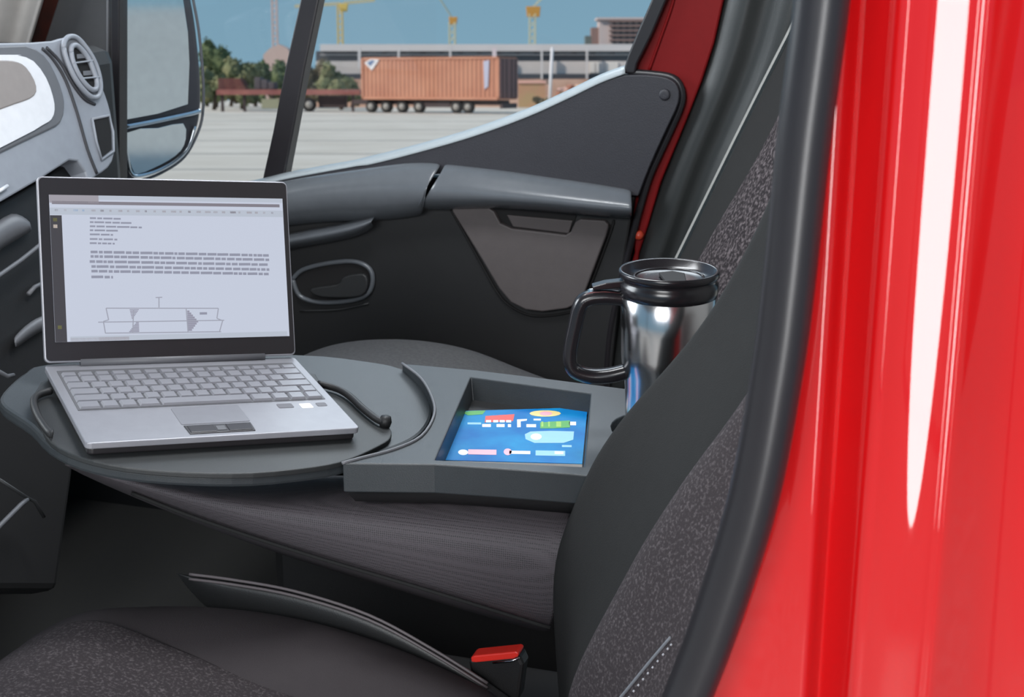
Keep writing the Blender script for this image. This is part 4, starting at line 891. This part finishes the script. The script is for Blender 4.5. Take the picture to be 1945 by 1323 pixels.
prism('foot', [yard(1034, 99.6), yard(1052, 99.6), yv(yard(1052, 99.6), 0, 0, .3), yv(yard(1034, 99.6), 0, 0, .3)], YF * .6, mat('white_concrete_foot', (228, 226, 222), .8), lp_)

# ---- apartment block
DA = 127
ab = thing('apartment_block', yard(1170, DA), 'pale pink apartment block above the shed roof', 'building')
pinkw = mat('pale_pink_render', (206, 188, 182), .8); brownb = mat('brown_balcony', (140, 112, 104), .8)
def brect(name, x0, x1, y0, y1, m, d=0, t=.4, parent=ab): return prism(name, [aD(x0, y0, DA + d), aD(x1, y0, DA + d), aD(x1, y1, DA + d), aD(x0, y1, DA + d)], YF * t, m, parent)
brect('wall', 1138, 1340, 36, 215, pinkw, 0, 3); brect('step_wall', 1124, 1140, 52, 215, brownb, .4, 2.5); brect('step_wall', 1112, 1126, 68, 215, mat('grey_green_wall', (104, 112, 108), .8), .8, 2)
for y0 in (38, 47, 56, 65, 74):
    b_ = brect('balcony', 1158, 1340, y0, y0 + 3.6, brownb, -.5, .6)
    for x in range(1164, 1320, 12): brect('window', x, x + 6, y0 + 4.6, y0 + 7.6, darkg, -.08, .1)
brect('roof_edge', 1134, 1344, 33, 37, pinkw, -.3, 3.5)

# ---- tower cranes
def crane(px, ybase, ytop, D_, wpx, m, label, jib=None, cab=None, group='tower cranes'):
    P0 = aD(px, ybase, D_); B = yard(px, D_); t = thing('tower_crane', B, label, 'crane', group); s = wpx / FPX * D_ / 2; h0 = 0.0; h1 = (aD(px, ytop, D_) - YO).dot(YN)
    v, f = [], []
    cs = [(-s, -s), (s, -s), (s, s), (-s, s)]
    for a, b in cs: tubegeo([yv(B, a, b, h0), yv(B, a, b, h1)], s * .22, 5, v, f)
    nst = max(4, int((h1 - h0) / (2.2 * s)))
    for i in range(nst):
        z0 = lerp(h0, h1, i / nst); z1 = lerp(h0, h1, (i + 1) / nst)
        for k in range(4):
            a = cs[k]; b = cs[(k + 1) % 4]; tubegeo([yv(B, *a, z0), yv(B, *b, z1)], s * .13, 4, v, f)
    link('mast', v, f, m, t)
    if cab: 
        cm, x0, x1, y0, y1 = cab
        prism('slewing_cab', [aD(x0, y0, D_), aD(x1, y0, D_), aD(x1 - 2, y1, D_), aD(x0 + 2, y1, D_)], YF * s * 2, cm, t, bevel=.05)
    for (xa, ya, xb, yb, th) in (jib or []):
        A = aD(xa, ya, D_ + s); Bq = aD(xb, yb, D_ + s); hh = th / FPX * D_; v, f = [], []
        for q, dd in ((Vector(), -.5), (Vector(), .5)): tubegeo([A + YF * dd * hh, Bq + YF * dd * hh], hh * .12, 5, v, f)
        tubegeo([A + YN * hh * .8, Bq + YN * hh * .8], hh * .12, 5, v, f)
        ns = max(3, int((Bq - A).length / hh))
        for i in range(ns):
            p = A.lerp(Bq, i / ns); q = A.lerp(Bq, (i + .5) / ns); r_ = A.lerp(Bq, (i + 1) / ns)
            for dd in (-.5, .5): tubegeo([p + YF * dd * hh, q + YN * hh * .8], hh * .07, 4, v, f); tubegeo([q + YN * hh * .8, r_ + YF * dd * hh], hh * .07, 4, v, f)
        link('jib', v, f, m, t)
yel = mat('yellow_crane_paint', (208, 180, 96), .7); yel2 = mat('pale_yellow_crane_paint', (196, 188, 150), .7); pk_ = mat('pale_pink_crane_paint', (206, 178, 168), .7); org = mat('orange_crane_cab', (196, 140, 56), .7)
crane(526, 92, -30, 135, 9, pk_, 'pale pink tower crane left of the window divider', [(480, -22, 580, -28, 6)])
crane(649, 86, 10, 140, 9, yel, 'yellow tower crane with jib just right of the window divider', [(560, 14, 646, 9, 5), (652, 8, 712, 2, 5)], (yel, 643, 661, 6, 22))
crane(860, 84, 42, 150, 11, yel2, 'small pale crane with orange cab above the container', [(858, 34, 822, -22, 4)], (org, 852, 869, 32, 46))
crane(1011, 84, 26, 150, 11, yel2, 'crane with large orange cab between shed roof and sky', [(1012, 16, 1052, -24, 5)], (org, 999, 1027, 12, 32))
# base building of the pink crane
o = prism('crane_hut', [aD(x, y, 129) for x, y in [(500, 104), (512, 92), (530, 84), (546, 92), (552, 104), (552, 200), (500, 200)]], YF * 2, mat('pink_hut_wall', (196, 170, 160), .8)); tag(o, 'small pink gabled hut at the foot of the pink crane', 'hut')
